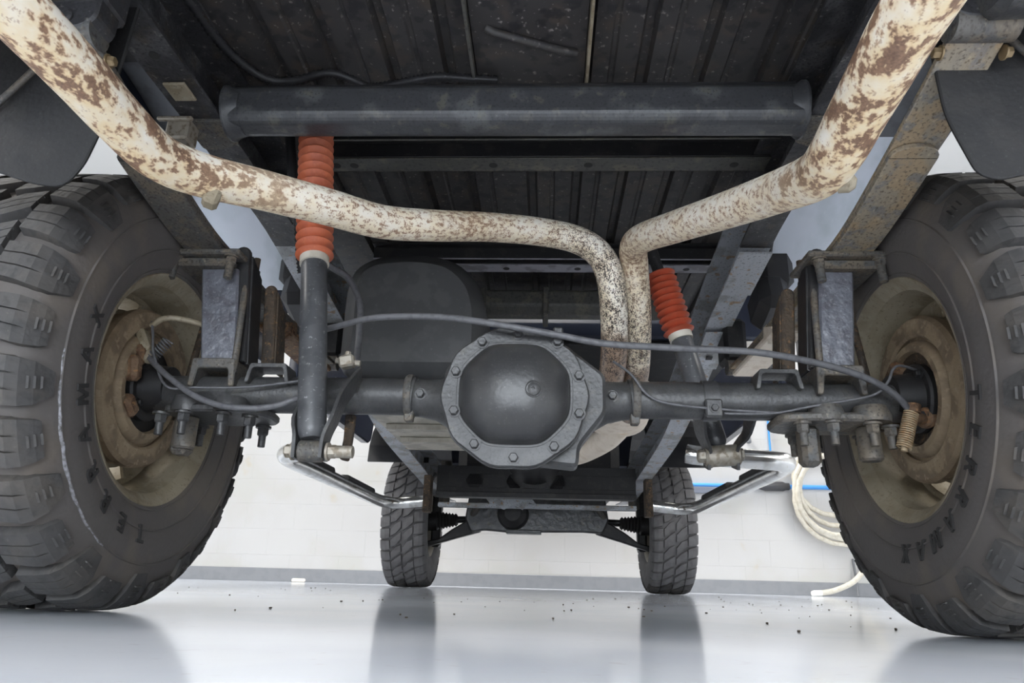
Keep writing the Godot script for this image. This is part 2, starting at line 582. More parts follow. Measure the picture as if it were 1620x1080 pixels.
# --- the garage -------------------------------------------------------------------------
func make_room() -> void:
	var x0 := -6.0
	var x1 := 6.0
	var z0 := -6.0
	var z1 := 5.9
	var hgt := 3.6
	var st := begin()
	bx(st, x0 - 0.15, x1 + 0.15, -0.15, 0.0, z0 - 0.15, z1 + 0.15, 0.0005)
	structure(put("floor", st, "floor_epoxy", self))
	st = begin()
	bx(st, x0 - 0.15, x1 + 0.15, hgt, hgt + 0.15, z0 - 0.15, z1 + 0.15, 0.0005)
	var ceil := put("ceiling", st, "ceiling_paint", self)
	structure(ceil)
	for w in [["wall_left", x0 - 0.15, x0, z0, z1], ["wall_right", x1, x1 + 0.15, z0, z1]]:
		st = begin()
		bx(st, w[1], w[2], 0.0, hgt, w[3], w[4], 0.0005)
		structure(put(w[0], st, "wall_paint", self))
	# the open garage door behind the photographer lets daylight in
	st = begin()
	bx(st, x0 - 0.15, -2.8, 0.0, hgt, z0 - 0.15, z0, 0.0005)
	bx(st, 2.8, x1 + 0.15, 0.0, hgt, z0 - 0.15, z0, 0.0005)
	bx(st, -2.8, 2.8, 2.8, hgt, z0 - 0.15, z0, 0.0005)
	structure(put("wall_back", st, "wall_paint", self))
	st = begin()
	bx(st, -20.0, 20.0, -0.2, -0.02, z0 - 25.0, z0 - 0.15, 0.0005)
	structure(put("ground", st, "cove_grey", self))
	# block wall in front of the truck: core, then painted blocks standing 3 mm proud of their joints
	st = begin()
	bx(st, x0 - 0.15, x1 + 0.15, 0.0, hgt, z1 + 0.001, z1 + 0.15, 0.0005)
	bx(st, x0, -3.2, 0.0, hgt, z1, z1 + 0.01, 0.0005)
	bx(st, 3.2, x1, 0.0, hgt, z1, z1 + 0.01, 0.0005)
	bx(st, -3.2, 3.2, 1.6, hgt, z1, z1 + 0.01, 0.0005)
	var wall := put("wall_front", st, "wall_paint", self)
	structure(wall)
	var bm := {}
	for wd in [0.4, 0.2]:
		st = begin()
		box(st, Transform3D(), Vector3(wd - 0.003, 0.197, 0.012), 0.001)
		st.generate_normals()
		bm[wd] = st.commit()
	for row in 8:
		var x := -3.2
		while x < 3.19:
			var wd := 0.4
			if row % 2 == 1 and (x < -3.19 or x > 2.9):
				wd = 0.2
			put_mesh("concrete_block", bm[wd], "wall_paint", wall, at(W(x + wd / 2, 0.1 + row * 0.2, z1 + 0.006)))
			x += wd
	st = begin()
	bx(st, x0, x1, 0.0, 0.1, z1 - 0.008, z1, 0.003)
	structure(put("baseboard_front", st, "cove_grey", self))
	# added lamps, unseen on the ceiling: a glowing panel and an area light each
	for p in [[-3.6, -3.0, 10.0], [0.0, -2.4, 13.0], [3.6, -3.0, 10.0], [-3.8, 0.5, 7.0], [3.8, 0.5, 7.0], [0.0, 5.35, 20.0], [-3.5, 2.6, 3.0], [3.5, 2.6, 3.0]]:  # the one above the truck nose is added to brighten the front wall
		st = begin()
		bx(st, p[0] - 0.62, p[0] + 0.62, hgt - 0.05, hgt, p[1] - 0.32, p[1] + 0.32, 0.004)
		put("added_light_panel", st, "added_lamp_glow", ceil)
		var l := AreaLight3D.new()
		l.name = "added_lamp_light"
		l.area_size = Vector2(1.2, 0.6)
		l.light_energy = p[2]
		l.light_color = Color(1.0, 0.985, 0.96)
		l.area_range = 20.0
		l.shadow_enabled = true
		l.position = W(p[0], hgt - 0.06, p[1])
		l.rotation.x = -PI / 2
		add_child(l)


func make_wall_things() -> void:
	# cream hose hanging in loops on the wall, its end lying on the floor
	var root := Node3D.new()
	root.name = "air_hose"
	root.position = W(2.3, 0.0, 5.8)
	root.set_meta("label", "cream hose hanging in loose coils on the white wall, its end on the floor")
	root.set_meta("category", "hose")
	add_child(root)
	var pts := []
	var cx := 2.33
	var loops := [[0.36, 0.70, 0.03], [0.31, 0.80, -0.03], [0.37, 0.66, 0.0], [0.33, 0.74, 0.04], [0.29, 0.86, -0.04]]
	for k in loops.size():
		for i in 20:
			var a := PI / 2 + TAU * i / 20.0
			var nx: Array = loops[mini(k + 1, loops.size() - 1)]
			var f := i / 20.0
			var r: float = lerpf(loops[k][0], nx[0], f)
			var cy: float = lerpf(loops[k][1], nx[1], f)
			var rx: float = r * 0.98
			pts.append(W(cx + lerpf(loops[k][2], nx[2], f) + rx * cos(a), cy + 0.02 + r * sin(a) * 0.98, 5.755 + 0.012 * k + 0.012 * sin(a * 2.0)) - root.position)
	var tail := [W(2.36, 1.12, 5.81), W(2.60, 1.0, 5.80), W(2.66, 0.6, 5.77), W(2.5, 0.3, 5.74), W(2.36, 0.13, 5.7), W(2.2, 0.05, 5.68), W(2.07, 0.022, 5.66)]
	var st := begin()
	tube(st, pts, 0.0195, 10)
	put("coil", st, "hose_cream", root)
	st = begin()
	var tp := []
	for q in tail:
		tp.append(q - root.position)
	tube(st, spline(tp, 5), 0.0195, 10)
	put("hose_end", st, "hose_cream", root)
	st = begin()
	var e0 := W(2.075, 0.0225, 5.66) - root.position
	lathe(st, v2([0, 0, 0, 0.0215, 0.06, 0.0215, 0.075, 0.016, 0.075, 0]), axis_frame(e0, e0 + Vector3(-0.09, -0.004, 0.02)), 14)
	put("white_tip", st, "hose_tip", root, "white tip at the end of the hose")
	st = begin()
	cyl(st, W(2.33, 1.06, 5.78) - root.position, W(2.33, 1.06, 5.895) - root.position, 0.016, 12, 0.003)
	put("hook", st, "zinc", root)

	# blue compressed-air line along the wall with its drop and black fitting
	root = Node3D.new()
	root.name = "air_line"
	root.position = W(1.85, 0.8, 5.88)
	root.set_meta("label", "thin blue air pipe running along the white wall with a black fitting")
	root.set_meta("category", "pipe")
	add_child(root)
	var o := root.position
	st = begin()
	cyl(st, W(1.0, 0.818, 5.878) - o, W(2.6, 0.818, 5.878) - o, 0.017, 10)
	put("blue_pipe", st, "pipe_blue", root)
	st = begin()
	cyl(st, W(1.867, 0.818, 5.885) - o, W(1.867, 2.9, 5.885) - o, 0.008, 8)
	put("drop_pipe", st, "pipe_blue", root, "thin pale vertical drop pipe")
	st = begin()
	bx(st, 0.95, 1.5, 0.755, 0.805, 5.86, 5.898, 0.004)
	var rail := put("mounting_rail", st, "rail_blue_grey", root)
	rail.position = -o
	st = begin()
	lathe(st, v2([0, 0, 0, 0.022, 0.03, 0.03, 0.06, 0.038, 0.2, 0.038, 0.22, 0.03, 0.25, 0.028, 0.25, 0]), axis_frame(W(1.73, 0.818, 5.86) - o, W(2.0, 0.818, 5.86) - o), 16)
	cyl(st, W(1.86, 0.82, 5.86) - o, W(1.86, 0.9, 5.86) - o, 0.016, 10)
	put("fitting", st, "fitting_black", root, "black pipe fitting")

	st = begin()
	box(st, Transform3D(), Vector3(0.032, 0.045, 0.03), 0.003)
	box(st, at(Vector3(0, 0, 0.017)), Vector3(0.02, 0.03, 0.006), 0.002)
	var ou := put("wall_outlet", st, "outlet_grey", self)
	ou.position = W(1.70, 1.19, 5.885)
	ou.set_meta("label", "small square grey outlet box on the white wall above the right step bar")
	ou.set_meta("category", "outlet")

	st = begin()
	tube(st, [Vector3(0, 0, 0), Vector3(0.006, 0.1, -0.02), Vector3(0.02, 0.27, -0.075)], 0.009, 10)
	var sk := put("leaning_stick", st, "outlet_grey", self)
	sk.position = W(2.40, 0.006, 5.805)
	sk.set_meta("label", "short dark stick leaning on the wall right of the hose end")
	sk.set_meta("category", "stick")

	st = begin()
	box(st, at(Vector3(0, 0.016, 0), Basis(Vector3.UP, 0.2)), Vector3(0.1, 0.026, 0.05), 0.008)
	var chip := put("wood_chip", st, "wood", self)
	chip.position = W(-1.83, -0.001, 5.66)
	chip.set_meta("label", "small pale wood chip on the floor against the grey baseboard")
	chip.set_meta("category", "wood chip")

	# dirt crumbs strewn over the floor
	var rng := RandomNumberGenerator.new()
	rng.seed = 77
	st = begin()
	for i in 130:
		var x := rng.randf_range(-1.6, 1.7)
		var z := rng.randf_range(1.3, 4.6)
		if i < 40:
			x = rng.randf_range(-0.6, 1.0)
			z = rng.randf_range(1.9, 3.4)
		var s := rng.randf_range(0.0012, 0.0034)
		box(st, at(W(x, s * 0.45, z), Basis(Vector3.UP, rng.randf() * 6.0)), Vector3(s * rng.randf_range(1.0, 3.0), s, s * 1.3), s * 0.3)
	var cr := put("floor_crumbs", st, "crumb", self)
	cr.set_meta("kind", "stuff")
	cr.set_meta("label", "dark dirt crumbs strewn over the pale glossy floor")
	cr.set_meta("category", "dirt")


# --- truck: bed floor and the sills under it ------------------------------------------------
func make_floor_pan() -> void:
	# corrugated bed floor, ribs running along the truck
	var outline := PackedVector2Array()
	var ribs := []
	for k in range(-4, 0):
		ribs.append(-0.16 + 0.12 * (k + 1))
	for k in 6:
		ribs.append(0.005 + 0.12 * k)
	outline.append(Vector2(-0.69, 1.125))
	outline.append(Vector2(-0.69, 1.094))
	for r in ribs:
		for q in [[-0.017, 1.094], [-0.010, 1.112], [0.006, 1.112], [0.012, 1.094], [0.045, 1.094], [0.049, 1.0985], [0.056, 1.0985], [0.060, 1.094]]:
			outline.append(Vector2(r + q[0], q[1]))
	outline.append(Vector2(0.69, 1.094))
	outline.append(Vector2(0.69, 1.125))
	var st := begin()
	sweep(st, [W(0, 0, 0.35), W(0, 0, 2.75)], outline)
	put("bed_floor", st, "bed_paint", truck, "ribbed dark underside of the bed floor")
	# flat plate below the middle of the bed, two pale edges and a pressed ridge
	st = begin()
	bx(st, -0.105, 0.121, 1.075, 1.088, 0.7, 1.305, 0.002)
	var pl := put("floor_plate", st, "bed_paint", truck, "flat dust-speckled plate between the bed ribs")
	st = begin()
	bx(st, -0.112, -0.106, 1.055, 1.09, 0.7, 1.31, 0.001)
	put("plate_edge", st, "sill_paint", pl)
	st = begin()
	bx(st, 0.122, 0.128, 1.050, 1.09, 0.7, 1.31, 0.001)
	put("plate_edge", st, "rim_paint", pl)
	st = begin()
	tube(st, [W(-0.075, 1.074, 1.105), W(-0.06, 1.068, 1.112), W(0.08, 1.066, 1.165), W(0.1, 1.073, 1.175)], 0.0085, 10)
	put("pressed_ridge", st, "bed_paint", pl)
	# sills across the bed, hat shaped
	for s in [[-0.52, 0.58, 1.41, 1.575, "sill_paint"], [-0.52, 0.62, 2.07, 2.2, "pale_sill"], [-0.6, 0.6, 0.62, 0.72, "sill_paint"]]:
		st = begin()
		var a: float = s[2]
		var b: float = s[3]
		bx(st, s[0], s[1], 1.048, 1.052, b - 0.06, b, 0.001)
		bx(st, s[0], s[1], 1.048, 1.094, b - 0.004, b, 0.001)
		var sill := put("bed_sill", st, s[4], truck)
		st = begin()
		bx(st, s[0], s[1], 1.0525, 1.094, b - 0.062, b - 0.058, 0.001)
		bx(st, s[0], s[1], 1.090, 1.094, a, b - 0.006, 0.001)
		bx(st, s[0], s[1], 1.052, 1.094, a + 0.03, a + 0.034, 0.001)
		put("sill_web", st, "black_metal", sill)  # black colour puts the shade of the hollow sill into its web
		st = begin()
		bx(st, s[0], s[1], 1.048, 1.0515, a + 0.024, a + 0.03, 0.001)
		put("sill_lip", st, s[4], sill)
		for hx in [-0.485, -0.44, -0.09, 0.145, 0.5]:
			st = begin()
			lathe(st, v2([0, 0, 0, 0.011, 0.003, 0.011, 0.003, 0]), axis_frame(W(hx, 1.0475, b - 0.03), W(hx, 1.06, b - 0.03)), 12)
			put("bolt_hole", st, "rubber_dark", sill)
	# cab floor, its rear sill and tunnel ahead of the bed
	st = begin()
	bx(st, -0.85, 0.85, 1.0, 1.03, 2.85, 4.3, 0.01)
	bx(st, -0.85, 0.85, 1.03, 1.5, 2.85, 2.9, 0.01)
	put("cab_floor", st, "black_metal", truck)
	st = begin()
	sweep(st, [W(-0.19, 1.015, 2.42), W(0.46, 1.015, 2.42)], rounded(poly([-0.055, -0.02, -0.03, -0.045, 0.03, -0.045, 0.055, -0.02, 0.055, 0.04, -0.055, 0.04]), 0.012), Vector3.UP)
	bx(st, -0.195, -0.172, 0.93, 1.06, 2.36, 2.48, 0.005)
	bx(st, 0.03, 0.05, 0.955, 1.06, 2.35, 2.49, 0.004)
	put("cab_sill", st, "sill_paint", truck)
	st = begin()
	bx(st, -0.02, 0.12, 0.86, 0.885, 3.0, 3.12, 0.004)
	bx(st, 0.13, 0.3, 0.83, 0.86, 3.0, 3.05, 0.006)
	bx(st, 0.02, 0.1, 0.80, 0.9, 2.95, 3.2, 0.01)
	put("transfer_case_bracket", st, "axle_paint", truck)


# --- truck: frame rails and crossmembers ------------------------------------------------------
func make_frame() -> void:
	for s: float in [-1.0, 1.0]:
		var inner: float = 0.597 if s < 0 else 0.540
		var xo: float = s * (inner + 0.039)
		var path := [W(xo, 0.92, 0.45), W(xo, 0.92, 1.15), W(xo, 0.915, 1.4), W(xo, 0.905, 1.62), W(xo, 0.868, 1.85), W(xo, 0.815, 2.2), W(xo, 0.74, 2.55), W(xo, 0.665, 2.95), W(xo, 0.632, 3.3), W(xo, 0.595, 4.0), W(xo, 0.56, 4.7), W(xo, 0.58, 5.2)]
		# C channel open to the middle of the truck
		var d := -s
		var sec := poly([-d * 0.039, 0.0, d * 0.039, 0.0, d * 0.039, 0.006, d * -0.031, 0.006, d * -0.031, 0.144, d * 0.039, 0.144, d * 0.039, 0.15, -d * 0.039, 0.15])
		var whole := spline(path, 3)
		var st := begin()
		sweep(st, whole.slice(0, 11), sec)
		var rail := put("frame_rail", st, "steel", truck, "left chassis rail in dusty black paint" if s < 0 else "right chassis rail in dusty black paint")
		st = begin()
		sweep(st, whole.slice(10), sec)
		var front_rail := put("front_rail", st, "grey_steel", truck, "left front chassis rail running forward, worn, coloured pale for the light from the floor" if s < 0 else "right front chassis rail worn, coloured pale for the light from the floor")  # pale grey paints in the floor light on the lower flange
		st = begin()
		prism(st, rounded(poly([-0.04, -0.05, 0.045, -0.05, 0.045, 0.03, 0.0, 0.05, -0.04, 0.05]), 0.012), Transform3D(Basis(Vector3(-s, 0, 0), Vector3(0, 0, -1), Vector3(0, -s, 0)).orthonormalized(), W(xo, 0.917, 1.22)), 0.006, 0.001)
		put("gusset", st, "spring_steel", rail)
		st = begin()
		lathe(st, v2([0, 0, 0, 0.009, 0.003, 0.009, 0.003, 0]), axis_frame(W(xo, 0.9185, 0.99), W(xo, 0.93, 0.99)), 12)
		put("rail_hole", st, "rubber_dark", rail)
		if s < 0:
			st = begin()
			box(st, at(W(-0.636, 0.916, 1.083)), Vector3(0.042, 0.006, 0.05), 0.002)
			put("label_plate", st, "rim_paint", rail, "small tan plate under the left rail")
			st = begin()
			bx(st, -0.70, -0.655, 0.87, 0.918, 1.16, 1.205, 0.004)
			bx(st, -0.715, -0.645, 0.905, 0.913, 1.15, 1.16, 0.002)
			put("clip_bracket", st, "zinc", rail)
		else:
			st = begin()
			box(st, at(W(xo, 0.79, 2.24), Basis(Vector3.RIGHT, -0.21)), Vector3(0.082, 0.006, 0.24), 0.002)
			put("splice_plate", st, "grey_steel", front_rail)
			st = begin()
			box(st, at(W(xo, 0.868, 1.80), Basis(Vector3.RIGHT, -0.13)), Vector3(0.086, 0.007, 0.22), 0.002)
			put("splice_plate", st, "grey_steel", front_rail)
			st = begin()
			box(st, at(W(xo, 0.776, 2.27), Basis(Vector3.RIGHT, -0.21)), Vector3(0.02, 0.004, 0.02), 0.001)
			put("rail_slot", st, "rubber_dark", front_rail)
	# round pressed crossmember behind the axle
	var st := begin()
	var outl := rounded(poly([-0.038, -0.022, -0.022, -0.044, 0.028, -0.044, 0.042, -0.03, 0.042, 0.03, 0.02, 0.044, -0.02, 0.044, -0.022, 0.018, -0.040, 0.006]), 0.012, 3)
	sweep(st, [W(-0.597, 0.955, 1.2), W(0.54, 0.95, 1.2)], outl, Vector3.UP)
	var cm := put("crossmember", st, "tube_paint", truck, "round grey-black crossmember between the chassis rails")
	st = begin()
	bx(st, -0.585, 0.528, 0.967, 1.001, 1.17, 1.20, 0.006)
	put("shade_strip", st, "black_metal", cm)  # black strip puts the shade above the lit band into the colour
	for s: float in [-1.0, 1.0]:
		var xe: float = -0.594 if s < 0 else 0.537
		st = begin()
		var fr := axis_frame(W(xe, 0.953, 1.2), W(xe - s * 0.03, 0.953, 1.2))
		lathe(st, v2([0, 0.0, 0, 0.056, 0.004, 0.056, 0.012, 0.05, 0.03, 0.045, 0.03, 0.0]), fr, 24)
		put("end_flange", st, "tube_paint", cm)
	for q in [[-0.285, 0.984, 1.1685, 0.009], [-0.04, 0.984, 1.1685, 0.009], [0.325, 0.984, 1.1685, 0.009], [0.315, 0.940, 1.1595, 0.0085]]:
		st = begin()
		lathe(st, v2([0, 0, 0, q[3], 0.006, q[3], 0.006, 0]), axis_frame(W(q[0], q[1], q[2]), W(q[0], q[1], q[2] + 0.01)), 12)
		put("drain_hole", st, "rubber_dark", cm)
	# wide transmission crossmember with three six-sided holes
	st = begin()
	var z := 4.0
	for b in [[-0.56, 0.54, 0.505, 0.545], [-0.56, 0.54, 0.62, 0.665], [-0.56, -0.40, 0.545, 0.62], [-0.30, -0.175, 0.545, 0.62], [-0.075, 0.05, 0.545, 0.62], [0.16, 0.54, 0.545, 0.62]]:
		bx(st, b[0], b[1], b[2], b[3], z, z + 0.006, 0.001)
	for hx in [-0.40, -0.30, -0.175, -0.075, 0.05, 0.16]:
		var k: float = 1.0 if hx in [-0.40, -0.175, 0.05] else -1.0
		plate_xy(st, poly([hx, 0.545, hx + k * 0.022, 0.545, hx, 0.5825]), z - 0.003, 0.006, 0.0)
		plate_xy(st, poly([hx, 0.62, hx + k * 0.022, 0.62, hx, 0.5825]), z - 0.003, 0.006, 0.0)
	bx(st, -0.56, 0.54, 0.499, 0.505, 4.0, 4.14, 0.001)
	bx(st, -0.56, 0.54, 0.492, 0.52, 3.98, 4.0, 0.002)
	put("transmission_crossmember", st, "black_metal", truck, "black crossmember pierced by three six-sided holes")
	st = begin()
	bx(st, -0.60, 0.585, 0.468, 0.496, 4.35, 4.4, 0.004)
	put("front_crossbar", st, "grey_steel", truck)
	st = begin()
	plate_xy(st, poly([-0.33, 0.545, -0.06, 0.552, -0.005, 0.485, -0.05, 0.5, -0.09, 0.455, -0.14, 0.485, -0.20, 0.455, -0.28, 0.485]), 4.32, 0.02, 0.003)
	put("skid_bracket", st, "grey_steel", truck)


# --- truck: outer body, as far as the wheel wells and the floor need it ---------------------------
func make_body() -> void:
	for s: float in [-1.0, 1.0]:
		var o := PackedVector2Array()
		o.append_array(poly([0.25, 0.82, 0.62, 0.82]))
		for i in 17:
			var a := PI - PI * i / 16.0
			o.append(Vector2(1.36 + 0.73 * cos(a), 0.75 + 0.42 * sin(a)))
		o.append_array(poly([2.1, 0.82, 2.7, 0.82, 2.7, 1.62, 0.25, 1.62]))
		var st := begin()
		plate_zy(st, o, s * 1.03, 0.03, 0.004)
		put("bed_side", st, "body_paint", truck)
		# wheel house: a sheet arching over the tire, closed towards the bed, with a rolled lip
		var lip := []
		for i in 19:
			var t := deg_to_rad(lerpf(34.0, 146.0, i / 18.0))
			lip.append(W(s * 0.70, 0.46 + 0.797 * sin(t), 1.355 + 0.807 * cos(t)))
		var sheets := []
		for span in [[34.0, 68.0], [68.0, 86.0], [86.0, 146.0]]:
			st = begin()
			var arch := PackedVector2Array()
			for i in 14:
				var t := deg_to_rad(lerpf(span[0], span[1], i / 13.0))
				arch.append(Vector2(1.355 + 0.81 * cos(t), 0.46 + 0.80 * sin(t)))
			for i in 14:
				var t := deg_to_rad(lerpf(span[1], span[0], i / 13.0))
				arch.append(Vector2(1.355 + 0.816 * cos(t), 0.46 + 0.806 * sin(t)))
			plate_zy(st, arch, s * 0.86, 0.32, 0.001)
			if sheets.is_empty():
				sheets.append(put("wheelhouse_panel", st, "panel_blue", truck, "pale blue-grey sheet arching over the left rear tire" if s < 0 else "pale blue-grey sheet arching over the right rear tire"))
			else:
				sheets.append(put("shaded_panel", st, "wheelhouse_shade" if sheets.size() == 1 else "black_metal", truck, "wheel house sheet over the rear tire, darkened for the shade there"))  # two darker sheets step the shade above the tire into the colour
		var wh: Node = sheets[0]
		st = begin()
		tube(st, lip, 0.006, 8)
		put("rolled_lip", st, "steel", wh)
		st = begin()
		var side := PackedVector2Array()
		for i in 15:
			var t := deg_to_rad(lerpf(54.0, 126.0, i / 14.0))
			side.append(Vector2(1.355 + 0.812 * cos(t), 0.46 + 0.802 * sin(t)))
		plate_zy(st, side, s * 0.70, 0.006, 0.001)
		put("wheelhouse_side", st, "black_metal", wh)
		st = begin()
		var cab := rounded(poly([2.8, 0.80, 3.05, 0.79, 4.1, 0.79, 4.15, 0.95, 4.4, 1.15, 4.75, 1.22, 5.1, 1.12, 5.2, 0.95, 5.3, 0.9, 5.3, 1.45, 4.4, 1.6, 3.95, 2.15, 2.85, 2.2]), 0.06)
		plate_zy(st, cab, s * 1.0, 0.05, 0.008)
		put("cab_side", st, "body_paint", truck)
	var st := begin()
	bx(st, -1.0, 1.0, 1.40, 1.46, 4.4, 5.3, 0.02)
	bx(st, -0.98, 0.98, 2.12, 2.18, 2.87, 3.95, 0.02)
	bx(st, -1.0, 1.0, 0.85, 1.45, 5.25, 5.3, 0.02)
	bx(st, -1.0, 1.0, 1.03, 2.15, 2.82, 2.86, 0.01)
	put("cab_shell", st, "body_paint", truck)
	st = begin()
	bx(st, -1.0, 1.0, 0.85, 1.62, 0.25, 0.3, 0.01)
	bx(st, -1.03, -0.8, 1.3, 1.33, 0.3, 2.7, 0.01)
	bx(st, 0.8, 1.03, 1.3, 1.33, 0.3, 2.7, 0.01)
	put("tailgate", st, "body_paint", truck)
	# engine and gearbox masses between the front rails
	st = begin()
	lathe(st, v2([0, 0, 0, 0.16, 0.25, 0.17, 0.4, 0.14, 0.9, 0.11, 1.3, 0.08, 1.3, 0]), axis_frame(W(-0.02, 0.72, 4.3), W(-0.02, 0.74, 2.9)), 24)
	put("gearbox", st, "black_metal", truck)
	st = begin()
	box(st, at(W(0, 0.80, 4.85)), Vector3(1.0, 0.5, 0.9), 0.06)
	put("engine", st, "black_metal", truck)
	for s: float in [-1.0, 1.0]:
		st = begin()
		var c := W(s * 0.70, 0.865, 2.0)
		box(st, at(c, Basis(Vector3.RIGHT, -0.3)), Vector3(0.09, 0.12, 0.16), 0.03)
		bx(st, s * 0.72 - 0.05, s * 0.72 + 0.05, 0.9, 1.1, 1.95, 2.1, 0.02)
		put("body_mount", st, "black_plastic", truck)


# --- truck: wheels ---------------------------------------------------------------------------------
# a block of tread: [x, top radius, bottom radius] across the tire, half its length along the tread at the two ends, slant
func tread(st: SurfaceTool, prof: Array, half: Array, slant: Array, along := 3, sipes := 0) -> void:
	var t := PackedVector3Array()
	var n := prof.size()
	var steps := []   # [where along the block, how deep]
	for k in along + 1:
		steps.append([float(k) / along * 2.0 - 1.0, 0.0])
	if sipes > 0:
		steps = [[-1.0, 0.0], [-0.37, 0.0], [-0.36, 0.005], [-0.30, 0.005], [-0.29, 0.0], [0.29, 0.0], [0.30, 0.005], [0.36, 0.005], [0.37, 0.0], [1.0, 0.0]]
		along = 9
	var top := []
	var low := []
	for i in n:
		var a := []
		var b := []
		for k in along + 1:
			var f: float = steps[k][0]
			var ang: float = (slant[i] + half[i] * f) / 0.41
			var rt: float = prof[i][1] - (steps[k][1] if i < sipes else 0.0)
			var xt: float = prof[i][0]
			a.append(Vector3(xt, rt * cos(ang), rt * sin(ang)))
			var e: float = (slant[i] + (half[i] + 0.0025) * f) / 0.41
			var rb: float = prof[i][2]
			var xb: float = prof[i][3] if prof[i].size() > 3 else xt
			b.append(Vector3(xb, rb * cos(e), rb * sin(e)))
		top.append(a)
		low.append(b)
	for i in n - 1:
		for k in along:
			t.append_array([top[i][k], top[i + 1][k], top[i + 1][k + 1], top[i][k], top[i + 1][k + 1], top[i][k + 1]])
			t.append_array([low[i][k], low[i + 1][k + 1], low[i + 1][k], low[i][k], low[i][k + 1], low[i + 1][k + 1]])
		for k in [0, along]:
			var q := [top[i][k], low[i][k], low[i + 1][k], top[i + 1][k]]
			if k == along:
				q.reverse()
			t.append_array([q[0], q[1], q[2], q[0], q[2], q[3]])
	for i in [0, n - 1]:
		for k in along:
			var q := [top[i][k], top[i][k + 1], low[i][k + 1], low[i][k]]
			if i == n - 1:
				q.reverse()
			t.append_array([q[0], q[1], q[2], q[0], q[2], q[3]])
	emit(st, t, PackedInt64Array(), FLAT)


func rear_blocks() -> Dictionary:
	var d := {}
	for long in [0, 1]:
		var end_r: float = 0.352 if long == 0 else 0.372
		var end_x: float = 0.1625 if long == 0 else 0.158
		var st := begin()
		var prof := [[0.082, 0.418, 0.402], [0.112, 0.4165, 0.401], [0.133, 0.4125, 0.396], [0.146, 0.402, 0.388, 0.138], [0.1575, 0.384, 0.38, 0.146], [end_x + 0.004, end_r, end_r, 0.155]]
		tread(st, prof, [0.031, 0.034, 0.036, 0.036, 0.034, 0.02 if long == 0 else 0.03], [-0.008, -0.004, 0.0, 0.002, 0.003, 0.003], 9, 3)
		# three short bars moulded on the side of the block
		for k in 3:
			var r := 0.392 - k * 0.0085
			var x := 0.1525 + k * 0.0048
			tread(st, [[x, r + 0.0014, r - 0.0014, x - 0.004], [x + 0.0035, r + 0.0007, r - 0.002, x - 0.002]], [0.010, 0.009], [0.002, 0.002], 2)
		st.generate_normals()
		d["shoulder%d" % long] = st.commit()
		st = begin()
		tread(st, [[0.008, 0.418, 0.402], [0.036, 0.4185, 0.402], [0.072, 0.418, 0.402]], [0.024, 0.033, 0.028], [0.024, 0.006, -0.012], 9, 3)
		st.generate_normals()
		d["centre%d" % long] = st.commit()
	return d


func front_blocks() -> Dictionary:
	var d := {}
	var st := begin()
	tread(st, [[0.072, 0.405, 0.393], [0.1, 0.403, 0.391], [0.122, 0.395, 0.382], [0.134, 0.375, 0.373, 0.128]], [0.026, 0.029, 0.030, 0.028], [0.006, 0.0, -0.003, -0.003])
	st.generate_normals()
	d["shoulder"] = st.commit()
	for k in [0, 1]:
		st = begin()
		var off: float = -0.004 if k == 0 else 0.003
		tread(st, [[0.005, 0.4055, 0.393], [0.034, 0.406, 0.393], [0.066, 0.405, 0.393]], [0.020, 0.028, 0.020], [0.026 + off, 0.0, -0.024 + off])
		st.generate_normals()
		d["centre%d" % k] = st.commit()
	return d


